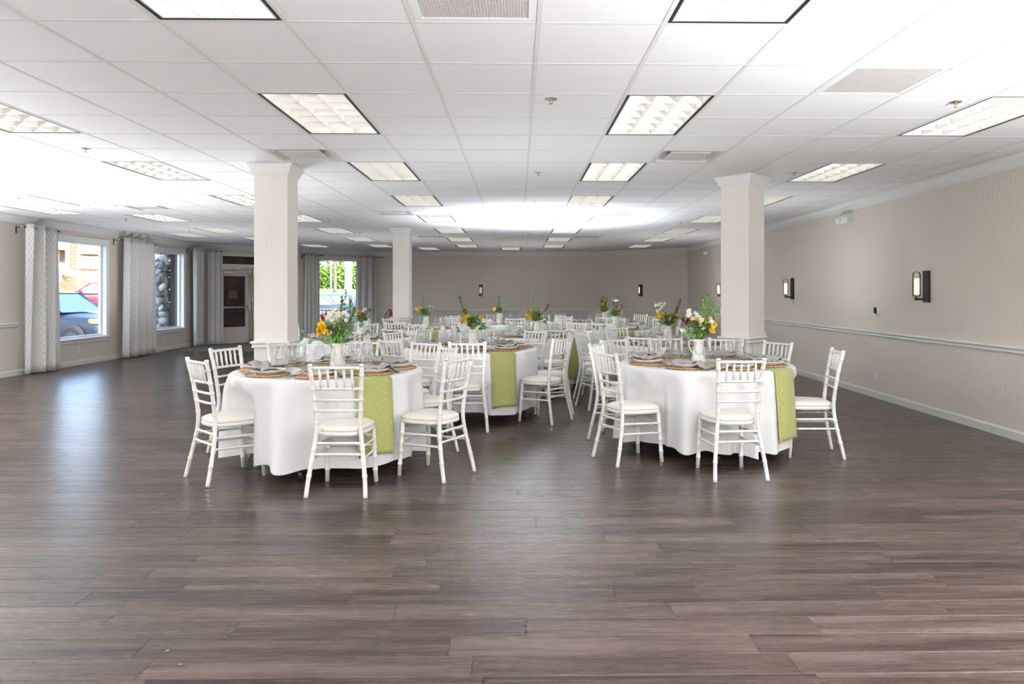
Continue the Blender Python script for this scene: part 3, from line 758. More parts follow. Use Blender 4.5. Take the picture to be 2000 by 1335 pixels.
# fire extinguisher on the back wall beside the far pillar
p, ang = on_wall('wall_back', wall_hit('wall_back', 765), 0.40)
r = thing('fire_extinguisher', 'red fire extinguisher with black hose beside the far pillar', 'fire extinguisher', p, ang)
M_RED = mat('red_enamel', (0.45, 0.02, 0.02), 0.3)
b = MB(); b.lathe([(0.001, 0), (0.06, 0), (0.065, 0.01), (0.065, 0.33), (0.05, 0.37), (0.025, 0.39), (0.001, 0.39)], 16, (0, -0.085, 0)); ob('cylinder_body', b.mesh('cylinder_body', M_RED), r)
b = MB(); b.lathe([(0.0655, 0.10), (0.0658, 0.24)], 16, (0, -0.085, 0)); ob('body_label', b.mesh('body_label', M_PLASTIC), r)
b = MB(); b.tube([(0, -0.085, 0.385), (0, -0.085, 0.43)], 0.02, 8); b.box((-0.10, -0.095, 0.43), (0.02, -0.075, 0.445)); b.box((-0.09, -0.095, 0.465), (0.02, -0.075, 0.478)); ob('valve_handle', b.mesh('valve_handle', M_BLACK), r)
b = MB(); b.tube([(0, -0.085, 0.43), (-0.06, -0.09, 0.46), (-0.12, -0.10, 0.42), (-0.16, -0.11, 0.30), (-0.19, -0.11, 0.18)], [0.009, 0.009, 0.009, 0.011, 0.014], 8); ob('hose', b.mesh('hose', M_BLACK), r)
b = MB(); b.box((-0.03, -0.022, 0.0), (0.03, -0.0003, 0.42)); ob('wall_bracket', b.mesh('wall_bracket', M_STEEL), r)

# ================================================================== chairs
def ringed(pts, r, rings, n=8):
    """bamboo-turned rod: radius swells at each ring position (0..1 along)"""
    P = [Vector(p) for p in pts]; d = [0.0]
    for a, c in zip(P, P[1:]): d.append(d[-1] + (c - a).length)
    L = d[-1]; ss = sorted(set([x / L for x in d] + [q + e for q in rings for e in (-0.009 / L, -0.0035 / L, 0.0035 / L, 0.009 / L)]))
    ss = [s for s in ss if 0 <= s <= 1]; out_p = []; out_r = []
    for s in ss:
        t = s * L; k = 0
        while k < len(d) - 2 and d[k + 1] < t: k += 1
        f = (t - d[k]) / max(1e-9, d[k + 1] - d[k]); out_p.append(P[k].lerp(P[k + 1], f))
        near = min([abs(s - q) * L for q in rings] or [1]); out_r.append(r * (1.22 if near < 0.005 else 1.0))
    return MB().tube(out_p, out_r, n)
def smooth_path(P, n=4):
    out = []
    for i in range(len(P) - 1):
        p0, p1, p2, p3 = [Vector(P[max(0, min(len(P) - 1, k))]) for k in (i - 1, i, i + 1, i + 2)]
        for k in range(n):
            t = k / n; out.append(0.5 * ((2 * p1) + (-p0 + p2) * t + (2 * p0 - 5 * p1 + 4 * p2 - p3) * t * t + (-p0 + 3 * p1 - 3 * p2 + p3) * t ** 3))
    out.append(Vector(P[-1])); return out
POST = [(0.204, -0.262, 0.0), (0.192, -0.232, 0.14), (0.168, -0.196, 0.32), (0.155, -0.186, 0.44), (0.156, -0.196, 0.56), (0.166, -0.224, 0.74), (0.178, -0.258, 0.90)]
def post_at(z):
    for a, c in zip(POST, POST[1:]):
        if a[2] <= z <= c[2]:
            f = (z - a[2]) / (c[2] - a[2]); return [a[i] + (c[i] - a[i]) * f for i in range(3)]
    return list(POST[-1])
def build_chair():
    t = thing('chiavari_chair', '', 'chair', group='white chiavari chairs around the round tables')
    for s in (-1, 1):
        pts = smooth_path([(s * x, y, z) for x, y, z in POST], 4)
        b = ringed(pts, 0.0158, [0.16, 0.27, 0.36, 0.56, 0.66, 0.74, 0.82, 0.93])
        e = POST[-1]; b.lathe([(0.0155, 0.0), (0.019, 0.004), (0.019, 0.011), (0.0125, 0.016), (0.0001, 0.02)], 8, (s * e[0], e[1], e[2] - 0.001))
        ob('back_post', b.mesh('back_post', M_CHAIR), t)
        b = ringed([(s * 0.182, 0.176, 0.0), (s * 0.166, 0.150, 0.412)], 0.0165, [0.22, 0.46, 0.62, 0.80]); ob('front_leg', b.mesh('front_leg', M_CHAIR), t)
        for z in (0.255, 0.335):
            p = post_at(z); b = ringed([(s * p[0], p[1], z), (s * 0.172, 0.160, z - 0.012)], 0.0095, [0.2, 0.5, 0.8], 6); ob('side_stretcher', b.mesh('side_stretcher', M_CHAIR), t)
    for z in (0.285, 0.36):
        p = post_at(z); b = ringed([(-p[0], p[1], z), (p[0], p[1], z)], 0.0098, [0.12, 0.47, 0.53, 0.88], 6); ob('back_stretcher', b.mesh('back_stretcher', M_CHAIR), t)
        b = ringed([(-0.172, 0.160, z - 0.01), (0.172, 0.160, z - 0.01)], 0.0098, [0.15, 0.5, 0.85], 6); ob('front_stretcher', b.mesh('front_stretcher', M_CHAIR), t)
    def rail(nm, z, r):
        p = post_at(z); b = ringed([(-p[0], p[1], z), (p[0] * -0.4, p[1] - 0.012, z), (p[0] * 0.4, p[1] - 0.012, z), (p[0], p[1], z)], r, [0.1, 0.3, 0.5, 0.7, 0.9], 6); ob(nm, b.mesh(nm, M_CHAIR), t)
    rail('top_rail', 0.888, 0.0115); rail('spindle_rail', 0.742, 0.0105); rail('back_slat', 0.662, 0.0095); rail('back_slat', 0.588, 0.0095)
    p0, p1 = post_at(0.742), post_at(0.888)
    b = MB(); b.tube([(0, p0[1] - 0.01, 0.742), (0, (p0[1] + p1[1]) / 2 - 0.01, 0.80), (0, (p0[1] + p1[1]) / 2 - 0.012, 0.83), (0, p1[1] - 0.01, 0.888)], [0.007, 0.0105, 0.0105, 0.007], 6); ms = b.mesh('spindle', M_CHAIR)
    for k in range(5): ob('spindle', ms, t, ((k - 2) * 0.0555, 0, 0))
    def plan(g, z, n=28, e=3.4):
        out = []
        for k in range(n):
            a = 2 * pi * k / n; x = math.copysign(abs(cos(a)) ** (2 / e), cos(a)); y = math.copysign(abs(sin(a)) ** (2 / e), sin(a))
            w = 0.183 + 0.022 * y; out.append((x * (w + g), y * (0.198 + g), z))
        return out
    def stack(rings):
        n = 28; b = MB(); vs = [v for r_ in rings for v in r_]
        fs = [tuple(reversed(range(n)))] + [tuple((len(rings) - 1) * n + k for k in range(n))]
        fs += [(i * n + k, i * n + (k + 1) % n, (i + 1) * n + (k + 1) % n, (i + 1) * n + k) for i in range(len(rings) - 1) for k in range(n)]
        return b.add(vs, fs, True)
    b = stack([plan(-0.012, 0.405), plan(0.0, 0.41), plan(0.0, 0.432), plan(-0.006, 0.437)]); b.s[0] = b.s[1] = False; ob('seat_frame', b.mesh('seat_frame', M_CHAIR), t)
    b = stack([plan(-0.004, 0.437), plan(0.0, 0.445), plan(-0.004, 0.460), plan(-0.03, 0.474), plan(-0.08, 0.481), plan(-0.13, 0.483)]); ob('seat_cushion', b.mesh('seat_cushion', M_CUSH), t, label='ivory padded seat cushion')
    return t
CHAIR = build_chair(); CHAIR_USED = [False]
def put_chair(x, y, rz, label):
    if not CHAIR_USED[0]:
        CHAIR_USED[0] = True; CHAIR.location = (x, y, 0); CHAIR.rotation_euler = (0, 0, rz); CHAIR['label'] = label; return CHAIR
    return dup(CHAIR, label, (x, y, 0), rz)

# ================================================================== table ware prototypes
TOPZ = 0.757
class Proto:
    def __init__(s, o): s.o = o; s.used = False
    def put(s, label, loc, rz):
        if not s.used:
            s.used = True; s.o.location = loc; s.o.rotation_euler = (0, 0, rz); s.o['label'] = label; return s.o
        return dup(s.o, label, loc, rz)
def proto_mesh(name, cat, group, me): return Proto(tag(ob(name, me), '', cat, group))
# braided round placemat
b = MB(); b.lathe([(0.0001, 0), (0.158, 0), (0.158, 0.006), (0.0001, 0.006)], 28)
pm = thing('placemat', '', 'placemat', group='woven round placemats'); ob('woven_disc', b.mesh('woven_disc', M_WOVEN), pm)
b = MB(); N = 96; vs = []; fs = []
for i in range(N):
    a = 2 * pi * i / N
    for k in range(5):
        q = 2 * pi * k / 5 + a * 13; rr = 0.162 + 0.0075 * cos(q) + 0.003 * sin(26 * a); vs.append((rr * cos(a), rr * sin(a), 0.0055 + 0.005 * sin(q)))
for i in range(N):
    for k in range(5): fs.append((i * 5 + k, i * 5 + (k + 1) % 5, ((i + 1) % N) * 5 + (k + 1) % 5, ((i + 1) % N) * 5 + k))
b.add(vs, fs, True); ob('braided_edge', fixn(b.mesh('braided_edge', M_WOVEN)), pm)
P_MAT = Proto(pm)
b = MB(); b.lathe([(0.0001, 0.0), (0.07, 0.0), (0.075, 0.004), (0.105, 0.012), (0.13, 0.027), (0.136, 0.036), (0.134, 0.038), (0.128, 0.033), (0.102, 0.018), (0.07, 0.0085), (0.0001, 0.0075)], 32)
P_PLATE = proto_mesh('dinner_plate', 'plate', 'rimmed stoneware plates', b.mesh('dinner_plate', M_PLATE))
def napkin_mesh(seed):
    r = random.Random(seed); ph = [r.uniform(0, 6.28) for _ in range(6)]
    def fn(i, j):
        u, v = i / 30, j / 10; x = -0.115 + 0.325 * u; y = (v - 0.5) * (0.17 - 0.05 * sin(pi * u)) + 0.03 * sin(3 * u + ph[0]); rr = sqrt(x * x + y * y)
        base = 0.010 + 0.032 * min(1, max(0, rr - 0.06) / 0.07) if rr < 0.136 else max(0.003, 0.041 - (rr - 0.136) * 1.0)
        fold = 0.012 * (0.5 + 0.5 * sin(9 * v + 4 * u + ph[1])) + 0.010 * (0.5 + 0.5 * sin(13 * u + 5 * v + ph[2])) + 0.022 * math.exp(-((u - 0.35) / 0.16) ** 2) * (0.6 + 0.4 * sin(7 * v + ph[3]))
        return ((x, y, base + fold * (1.0 if rr < 0.15 else 0.55)), (v * 0.20 + 0.03 * sin(5 * u + ph[4]), u * 0.34))
    return grid_mesh('napkin', M_NAPKIN, 30, 10, fn)
P_NAP = []
for s in range(3):
    p_ = proto_mesh('napkin', 'napkin', 'striped napkins', napkin_mesh(s + 20)); md = p_.o.modifiers.new('thick', 'SOLIDIFY'); md.thickness = 0.0035; md.offset = 1; P_NAP.append(p_)
def glass(name, prof_out, prof_in, group, cat='glass'):
    b = MB(); b.lathe(prof_out + prof_in, 20); return proto_mesh(name, cat, group, b.mesh(name, M_GLASS))
P_WINE = glass('wine_glass', [(0.0001, 0.0), (0.036, 0.0), (0.036, 0.002), (0.012, 0.006), (0.0045, 0.014), (0.0038, 0.05), (0.004, 0.082), (0.012, 0.09), (0.030, 0.104), (0.0405, 0.128), (0.041, 0.15), (0.036, 0.185), (0.031, 0.212)],
               [(0.0298, 0.212), (0.0345, 0.185), (0.0392, 0.15), (0.0388, 0.13), (0.029, 0.108), (0.012, 0.096), (0.0001, 0.094)], 'stemmed wine glasses', 'wine glass')
P_GOB = glass('water_goblet', [(0.0001, 0.0), (0.034, 0.0), (0.034, 0.002), (0.012, 0.006), (0.005, 0.014), (0.0045, 0.05), (0.014, 0.058), (0.034, 0.072), (0.044, 0.098), (0.044, 0.122), (0.036, 0.168)],
              [(0.0345, 0.168), (0.0425, 0.122), (0.0425, 0.10), (0.033, 0.076), (0.014, 0.064), (0.0001, 0.062)], 'short stemmed goblets', 'goblet')
P_TUM = glass('tumbler', [(0.0001, 0.0), (0.028, 0.0), (0.034, 0.004), (0.0385, 0.03), (0.038, 0.06), (0.034, 0.105)], [(0.0325, 0.105), (0.0365, 0.06), (0.037, 0.03), (0.032, 0.012), (0.0001, 0.010)], 'stemless tumblers', 'tumbler')
M_CUTLERY = mat('polished_cutlery', (0.55, 0.54, 0.53), 0.16, 1.0)
def flat(name, outline, z0=0.0015, z1=0.004):
    b = MB(); b.prism(outline, z0, z1, axis='z'); return fixn(b.mesh(name, M_CUTLERY))
fk = thing('fork', '', 'fork', group='table forks')
ob('handle', flat('handle', [(-0.010, -0.1), (0.010, -0.1), (0.005, -0.02), (0.004, 0.03), (-0.004, 0.03), (-0.005, -0.02)]), fk)
tn = flat('tines', [(-0.004, 0.028), (0.004, 0.028), (0.013, 0.045), (0.012, 0.098), (0.009, 0.098), (0.008, 0.055), (0.0055, 0.055), (0.005, 0.098), (0.002, 0.098), (0.0015, 0.055), (-0.0015, 0.055), (-0.002, 0.098), (-0.005, 0.098), (-0.0055, 0.055), (-0.008, 0.055), (-0.009, 0.098), (-0.012, 0.098), (-0.013, 0.045)], 0.003, 0.005)
ob('tines', tn, fk); P_FORK = Proto(fk)
kn = thing('knife', '', 'knife', group='table knives')
ob('handle', flat('handle', [(-0.009, -0.11), (0.009, -0.11), (0.007, -0.01), (-0.007, -0.01)], 0.001, 0.006), kn); ob('blade', flat('blade', [(-0.006, -0.012), (0.006, -0.012), (0.009, 0.05), (0.007, 0.095), (0.0, 0.11), (-0.006, 0.10)], 0.0025, 0.004), kn); P_KNIFE = Proto(kn)
sn = thing('spoon', '', 'spoon', group='table spoons')
ob('handle', flat('handle', [(-0.009, -0.1), (0.009, -0.1), (0.0045, -0.02), (0.004, 0.045), (-0.004, 0.045), (-0.0045, -0.02)]), sn)
b = MB(); b.lathe([(0.0001, 0.001), (0.014, 0.003), (0.020, 0.008), (0.0192, 0.0085), (0.0001, 0.0025)], 14, (0, 0.068, 0), sy=1.5); ob('bowl', b.mesh('bowl', M_CUTLERY), sn); P_SPOON = Proto(sn)
# white pitcher
pv = thing('pitcher', '', 'pitcher', group='white flower pitchers')
def pitcher_body():
    prof = [(0.0001, 0.0), (0.064, 0.0), (0.067, 0.006), (0.063, 0.05), (0.054, 0.11), (0.045, 0.165), (0.046, 0.19), (0.053, 0.212), (0.050, 0.212), (0.042, 0.19), (0.041, 0.165), (0.045, 0.12), (0.0001, 0.11)]
    b = MB(); b.lathe(prof, 28); vs = []
    for x, y, z in b.v:
        if z > 0.165:
            t = (z - 0.165) / 0.047; a = atan2(y, x); f = math.exp(-(a / 0.5) ** 2); x += t * t * f * 0.028; z += t * f * 0.006
        vs.append((x, y, z))
    b.v = vs; return b.mesh('pitcher_body', M_CERAMIC)
ob('pitcher_body', pitcher_body(), pv)
b = MB(); hp = smooth_path([(-0.043, 0, 0.185), (-0.075, 0, 0.205), (-0.098, 0, 0.185), (-0.095, 0, 0.145), (-0.075, 0, 0.105), (-0.056, 0, 0.085)], 4); b.tube(hp, 0.0065, 8); ob('handle', b.mesh('handle', M_CERAMIC), pv)
P_VASE = Proto(pv)
# ================================================================== flowers
M_EUC = mat('eucalyptus_leaf', (0.085, 0.165, 0.115), 0.5); M_LEAF = mat('dark_green_leaf', (0.05, 0.13, 0.022), 0.45)
M_LIGHTLEAF = mat('fresh_green_leaf', (0.09, 0.20, 0.03), 0.45); M_SPRIG = mat('olive_sprig', (0.13, 0.19, 0.04), 0.6); M_SPRIG2 = mat('bright_sprig', (0.20, 0.36, 0.07), 0.6)
M_YEL = mat('yellow_petal', (0.92, 0.58, 0.01), 0.55); M_DWHITE = mat('daisy_petal', (0.88, 0.87, 0.82), 0.55); M_DCEN = mat('daisy_centre', (0.75, 0.45, 0.02), 0.7)
M_BERRY = mat('peach_berry', (0.78, 0.36, 0.20), 0.35); M_REDLEAF = mat('maroon_bract', (0.16, 0.022, 0.02), 0.5); M_STEM = mat('green_stem', (0.12, 0.22, 0.05), 0.6)
def leaf_mb(L, w, cup=0.15, n=5, mi=0):
    vs = []; fs = []
    for i in range(n + 1):
        t = i / n; ww = w * sin(pi * min(1, 0.04 + 0.96 * t) ** 0.8) if i < n else 0.0004
        z = -cup * L * (t - 0.4) ** 2
        vs += [(-ww, L * t, z + cup * ww), (0, L * t, z), (ww, L * t, z + cup * ww)]
    for i in range(n):
        o = i * 3; fs += [(o, o + 1, o + 4, o + 3), (o + 1, o + 2, o + 5, o + 4)]
    return MB().add(vs, fs, True, mi)
def disc_leaf(r):
    vs = [(0, 0, 0)] + [(r * 0.92 * sin(2 * pi * k / 10), r * (1 - cos(2 * pi * k / 10)) * (1.05 if k == 5 else 1), 0.12 * r * abs(sin(2 * pi * k / 10))) for k in range(10)]
    vs[0] = (0, r, -0.06 * r)
    return MB().add(vs, [(0, 1 + k, 1 + (k + 1) % 10) for k in range(10)], True)
ME_EUC = disc_leaf(0.023).mesh('eucalyptus_leaf', M_EUC); ME_LONG = leaf_mb(0.075, 0.017).mesh('green_leaf', M_LEAF); ME_LIGHT = leaf_mb(0.065, 0.015).mesh('pale_leaf', M_LIGHTLEAF)
def rose():
    b = MB()
    for lay, (R, n, tilt, h) in enumerate([(0.007, 3, 1.35, 0.016), (0.012, 5, 1.1, 0.017), (0.018, 6, 0.75, 0.015), (0.024, 7, 0.3, 0.009)]):
        for k in range(n):
            a = 2 * pi * k / n + lay * 0.7; M = Matrix.Rotation(a, 4, 'Z') @ Matrix.Translation((0, R * 0.25, -0.004)) @ Matrix.Rotation(tilt, 4, 'X')
            w = R * 0.85; q = MB(); vs = []
            for i in range(4):
                t = i / 3; ww = w * (0.45 + 0.55 * sin(pi * (0.15 + 0.6 * t)))
                for s in (-1, 0, 1): vs.append((s * ww, t * max(R, 0.015), 0.0035 * s * s - 0.004 * t * t + 0.0015 * sin(k * 5 + i * 2)))
            q.add(vs, [(i * 3 + s, i * 3 + s + 1, i * 3 + s + 4, i * 3 + s + 3) for i in range(3) for s in (0, 1)], True); b.join(q, M)
    return b.mesh('yellow_flower', M_YEL)
ME_ROSE = rose()
def daisy():
    b = MB()
    for k in range(11):
        a = 2 * pi * k / 11; M = Matrix.Rotation(a, 4, 'Z') @ Matrix.Rotation(0.12, 4, 'X')
        b.join(MB().add([(-0.0012, 0.003, 0), (0.0012, 0.003, 0), (0.0030, 0.008, 0.0006), (0.0022, 0.0135, 0), (-0.0022, 0.0135, 0), (-0.0030, 0.008, 0.0006)], [(0, 1, 2, 5), (5, 2, 3, 4)], True), M)
    b.ball((0, 0, 0.001), (0.0048, 0.0048, 0.0034), 8, 4, 1)
    return b.mesh('daisy', [M_DWHITE, M_DCEN])
ME_DAISY = daisy()
b = MB(); b.ball((0, 0, 0), (0.0058, 0.0058, 0.0075), 7, 5); ME_BERRY = b.mesh('berry', M_BERRY)
def bract():
    b = MB()
    for k in range(14):
        a = k * 2.4; t = k / 14; M = Matrix.Translation((0, 0, 0.028 * t)) @ Matrix.Rotation(a, 4, 'Z') @ Matrix.Rotation(0.75 + 0.5 * t, 4, 'X'); b.join(leaf_mb(0.04, 0.0065, 0.3, 3), M)
    return b.mesh('maroon_bract', M_REDLEAF)
ME_RED = bract()
def stems_to(b, pts, r=0.0016):
    for p in pts:
        p = Vector(p); m = Vector((p.x * 0.35, p.y * 0.35, p.z * 0.6)); b.tube([(p.x * 0.06, p.y * 0.06, -0.05), m, p], r, 4, False)
def sprig_mesh(top, rnd, mt, width=0.02, leaf=0.014, dens=70, nm='leafy_sprig'):
    b = MB(); top = Vector(top); base = Vector((top.x * 0.15, top.y * 0.15, 0.0)); mid = Vector((top.x * 0.65, top.y * 0.65, top.z * 0.5)); L = top.length
    path = smooth_path([base, mid, top], 6); b.tube(path, [0.0022] * 6 + [0.0015] * 7, 5, False)
    for k in range(dens):
        t = rnd.random() ** 0.8; i = min(len(path) - 2, int(t * (len(path) - 1))); p = path[i].lerp(path[i + 1], t * (len(path) - 1) - i)
        if p.z < 0.05 * L: continue
        w = width * (1.15 - t) ** 0.7 * min(1.0, 0.4 + 2 * t); a = rnd.uniform(0, 6.28); q = p + Vector((cos(a) * w * rnd.random(), sin(a) * w * rnd.random(), rnd.uniform(-0.004, 0.004)))
        M = Matrix.Translation(q) @ Matrix.Rotation(a - pi / 2, 4, 'Z') @ Matrix.Rotation(rnd.uniform(0.3, 1.2), 4, 'X'); b.join(leaf_mb(leaf * rnd.uniform(0.7, 1.3), leaf * 0.27, 0.2, 2), M)
    return b.mesh(nm, mt)
def bouquet(loc, spec, label, seed):
    r = random.Random(seed); root = thing('bouquet', label, 'bouquet', loc, -atan2(loc[0], loc[1]), 'mixed bouquets in the pitchers'); ends = []
    def ry(front=0.05): return r.uniform(-front, front * 0.3)
    for k, (x, z) in enumerate(spec.get('yellow', [])):
        y = ry(0.06); o = ob('yellow_flower', ME_ROSE, root, (x, y, z), (r.uniform(0.5, 1.2), r.uniform(-0.3, 0.3) + x * 3, r.uniform(0, 6)), r.uniform(0.9, 1.15)); ends.append((x, y + 0.01, z - 0.01))
    for k, (x, z) in enumerate(spec.get('daisy', [])):
        y = ry(0.06); ob('daisy', ME_DAISY, root, (x, y, z), (r.uniform(0.6, 1.4), r.uniform(-0.4, 0.4), r.uniform(-0.4, 0.4)), r.uniform(1.1, 1.45)); ends.append((x, y + 0.004, z - 0.003))
    for k, (x, z) in enumerate(spec.get('berry', [])):
        y = ry(0.07); ob('berry', ME_BERRY, root, (x, y, z), (r.uniform(-0.6, 0.6), r.uniform(-0.6, 0.6), 0), r.uniform(0.85, 1.15)); ends.append((x, y, z - 0.006))
    for (x, z) in spec.get('red', []):
        y = ry(0.03); ob('maroon_bract', ME_RED, root, (x, y, z), (r.uniform(-0.3, 0.5), x * 3, r.uniform(0, 6)), 1.1); ends.append((x, y, z))
    for (x, z) in spec.get('euc', []):
        y = ry(0.07); ob('eucalyptus_leaf', ME_EUC, root, (x, y, z), (r.uniform(0.5, 1.5), r.uniform(-0.6, 0.6), r.uniform(-1.8, 1.8)), r.uniform(0.75, 1.2)); ends.append((x, y, z))
    for (x, z) in spec.get('long', []):
        y = ry(0.07); a = atan2(x, max(0.02, z)); ob('green_leaf', ME_LONG, root, (x * 0.55, y, z * 0.55), (pi / 2 + r.uniform(-0.5, 0.4), a, r.uniform(-0.4, 0.4)), r.uniform(0.9, 1.3))
    for (x, z) in spec.get('pale', []):
        y = -0.045 + r.uniform(-0.01, 0.01); ob('pale_leaf', ME_LIGHT, root, (x, y, z), (pi / 2 + r.uniform(0, 0.5), x * 6, r.uniform(-0.3, 0.3)), r.uniform(0.6, 0.85))
    for (x, z, mt_, w) in spec.get('sprig', []):
        ob('leafy_sprig', sprig_mesh((x, ry(0.02) + 0.02, z), r, mt_, w * 1.35, 0.026, 150), root)
    b = MB(); cx_, cz, rx, rz = spec.get('fill', (0, 0.075, 0.085, 0.065))
    for k in range(spec.get('nfill', 110)):
        a, q, t = r.uniform(0, 6.28), r.random() ** 0.5, r.uniform(-1, 1); p = Vector((cx_ + rx * q * cos(a), 0.06 * q * sin(a), cz + rz * t * sqrt(max(0, 1 - q * q * 0.6))))
        k_ = max(0.0, min(1.0, (p.z + 0.01) / 0.08)); p.x *= 0.45 + 0.55 * k_; p.y *= 0.5 + 0.5 * k_; p.z = max(0.002, p.z)
        M = Matrix.Translation(p) @ Matrix.Rotation(r.uniform(0, 6.28), 4, 'Z') @ Matrix.Rotation(r.uniform(0.3, 1.5), 4, 'X'); b.join(leaf_mb(r.uniform(0.03, 0.055), r.uniform(0.006, 0.011), 0.25, 3, 1 if r.random() < 0.22 else 0), M)
    ob('filler_foliage', b.mesh('filler_foliage', [M_LEAF, M_LIGHTLEAF]), root, kind='stuff')
    b = MB(); stems_to(b, ends); ob('stems', b.mesh('stems', M_STEM), root)
    return root
def zl(pts, c, s): return [((x - c[0]) * s, (c[1] - y) * s) for x, y in pts]
rq = random.Random(11)
S1, C1 = 0.000826, (905, 622)
SP1 = dict(yellow=zl([(712, 465), (757, 455), (735, 500), (795, 500), (742, 418), (765, 412), (722, 498)], C1, S1),
    daisy=zl([(830, 370), (857, 345), (885, 340), (910, 300), (930, 320), (940, 352), (880, 315), (845, 300), (820, 325), (800, 345), (770, 320), (870, 270), (915, 268), (966, 300), (1005, 322), (987, 380), (920, 375), (862, 400), (897, 305), (782, 332), (846, 372), (815, 300), (858, 290), (905, 330)], C1, S1),
    berry=zl([(rq.uniform(858, 1005), rq.uniform(412, 498)) for _ in range(22)], C1, S1),
    euc=zl([(580, 505), (545, 580), (640, 545), (615, 610), (690, 535), (1130, 455), (1050, 480), (1080, 560), (1055, 585), (1000, 605), (1170, 560), (1225, 515), (1060, 390), (1040, 350), (720, 560), (760, 545)], C1, S1),
    red=zl([(745, 370), (765, 395), (775, 360)], C1, S1), long=zl([(760, 560), (800, 520), (1030, 500), (990, 590), (850, 560), (1010, 470), (780, 590)], C1, S1), pale=zl([(880, 590), (910, 595), (935, 590), (900, 565), (860, 600)], C1, S1),
    sprig=[((990 - 905) * S1, 0.445, M_SPRIG, 0.022), ((1045 - 905) * S1, 0.37, M_SPRIG, 0.026), ((950 - 905) * S1, 0.40, M_SPRIG, 0.02), ((1075 - 905) * S1, 0.30, M_SPRIG, 0.024)], fill=(0.0, 0.085, 0.10, 0.075), nfill=150)
S2, C2 = 0.000894, (915, 528)
SP2 = dict(yellow=zl([(860, 355), (1065, 370), (1050, 430), (905, 320), (945, 325), (1010, 330)], C2, S2),
    daisy=zl([(rq.uniform(915, 1065), rq.uniform(280, 420)) for _ in range(20)] + [(740, 430), (765, 436), (900, 285), (917, 335)] + [(rq.uniform(785, 905), rq.uniform(215, 320)) for _ in range(16)], C2, S2),
    berry=zl([(rq.uniform(1080, 1145), rq.uniform(285, 340)) for _ in range(8)], C2, S2), red=zl([(780, 380), (800, 360), (770, 350)], C2, S2),
    euc=zl([(990, 480), (1005, 500)], C2, S2), long=zl([(780, 470), (800, 430), (830, 400), (1000, 450), (960, 480), (760, 400)], C2, S2), pale=zl([(880, 500), (910, 500), (940, 500), (860, 480), (920, 470), (895, 470)], C2, S2),
    sprig=[((998 - 915) * S2, 0.43, M_SPRIG2, 0.042), ((960 - 915) * S2, 0.36, M_SPRIG2, 0.036), ((1125 - 915) * S2, 0.31, M_SPRIG2, 0.022), ((1060 - 915) * S2, 0.34, M_SPRIG2, 0.03)], fill=(0.005, 0.09, 0.10, 0.08), nfill=170)
def gen(yellow, sprig, euc=(), berry=(0, 0.08, 8), red=(), daisy=(), long=((-.08, .05), (.09, .06), (.03, .12)), nfill=120):
    return dict(yellow=yellow, sprig=sprig, euc=euc, red=red, long=long, pale=[(-.01, .01), (.015, .015)], nfill=nfill,
                berry=[(berry[0] + rq.uniform(-.035, .035), berry[1] + rq.uniform(-.03, .03)) for _ in range(berry[2])], daisy=daisy)
def cluster(x, z, w, h, n): return [(x + rq.uniform(-w, w), z + rq.uniform(-h, h)) for _ in range(n)]
SP3 = gen([(-.13, .11), (-.11, .145), (-.14, .095), (-.09, .10), (-.075, .155), (.09, .16), (.095, .11)], [(-.165, .385, M_SPRIG, .024), (-.10, .24, M_SPRIG, .02)], [(-.165, .0), (-.19, -.02)], (0, .085, 9), [(0, .02)], long=((.13, .05), (.15, .09), (.05, .19), (.0, .2), (-.04, .18), (.1, .02), (.16, .03)), nfill=150)
SP4 = gen([(-.10, .10), (-.075, .13), (-.06, .09), (-.03, .135), (.0, .12), (-.02, .155), (-.09, .075)], [], [(.13, .13), (.11, .10), (.14, .09), (.12, .15), (-.04, .06), (-.09, .04)], (.07, .10, 12), [(-.10, .17), (.12, .16), (.02, .17)], cluster(.05, .19, .03, .02, 4))
SP5 = gen([(-.13, .135), (-.10, .16), (-.085, .12), (-.06, .17), (-.05, .13), (.03, .16), (.10, .15), (-.115, .11)], [(.16, .345, M_SPRIG, .026), (.12, .24, M_SPRIG, .022)], [(.09, -.02), (.11, .01), (-.06, .05), (.10, .05), (.13, .1)], (.08, .13, 9), [(.05, .11), (.10, .09)], cluster(-.10, .25, .06, .06, 16), nfill=150)
SP6 = gen([(-.155, .14), (-.125, .15), (-.14, .125), (-.10, .155)], [(-.04, .345, M_SPRIG2, .022)], [(.14, .16), (.12, .12), (.15, .07), (.17, .05), (.09, .18), (.17, .02), (.13, .0), (-.16, .07), (-.12, .06), (-.10, .25), (-.07, .22)], (.05, .12, 14), [(.0, .06), (-.03, .09)])
SP7 = gen([(-.09, .155), (-.11, .105), (-.085, .115), (-.10, .05), (-.15, .10)], [(-.075, .39, M_SPRIG2, .022), (.02, .2, M_SPRIG2, .018)], [(-.13, .22), (-.14, .17), (.15, .02), (.13, -.02), (.11, .0)], (-.17, .16, 10), [(.15, .19), (.12, .15), (.16, .22)], nfill=130)
SP8 = gen([(-.10, .10), (-.07, .115), (-.06, .09), (-.09, .075)], [(.0, .36, M_SPRIG, .026)], [(.11, .16), (.15, .13), (.18, .09), (.13, .07), (.17, .17), (.15, .03), (.12, .02), (.19, .14), (.1, .1)], (-.02, .10, 8), [(.02, .05)])
SP9 = gen([(-.14, .09)], [(-.02, .30, M_SPRIG, .03), (.06, .36, M_SPRIG, .026)], [(.13, .05), (.16, .04), (.10, .03), (.18, .07)], (.02, .12, 14), [(.12, .18), (.09, .09), (.13, .15)], cluster(0, .28, .05, .02, 5), nfill=190)
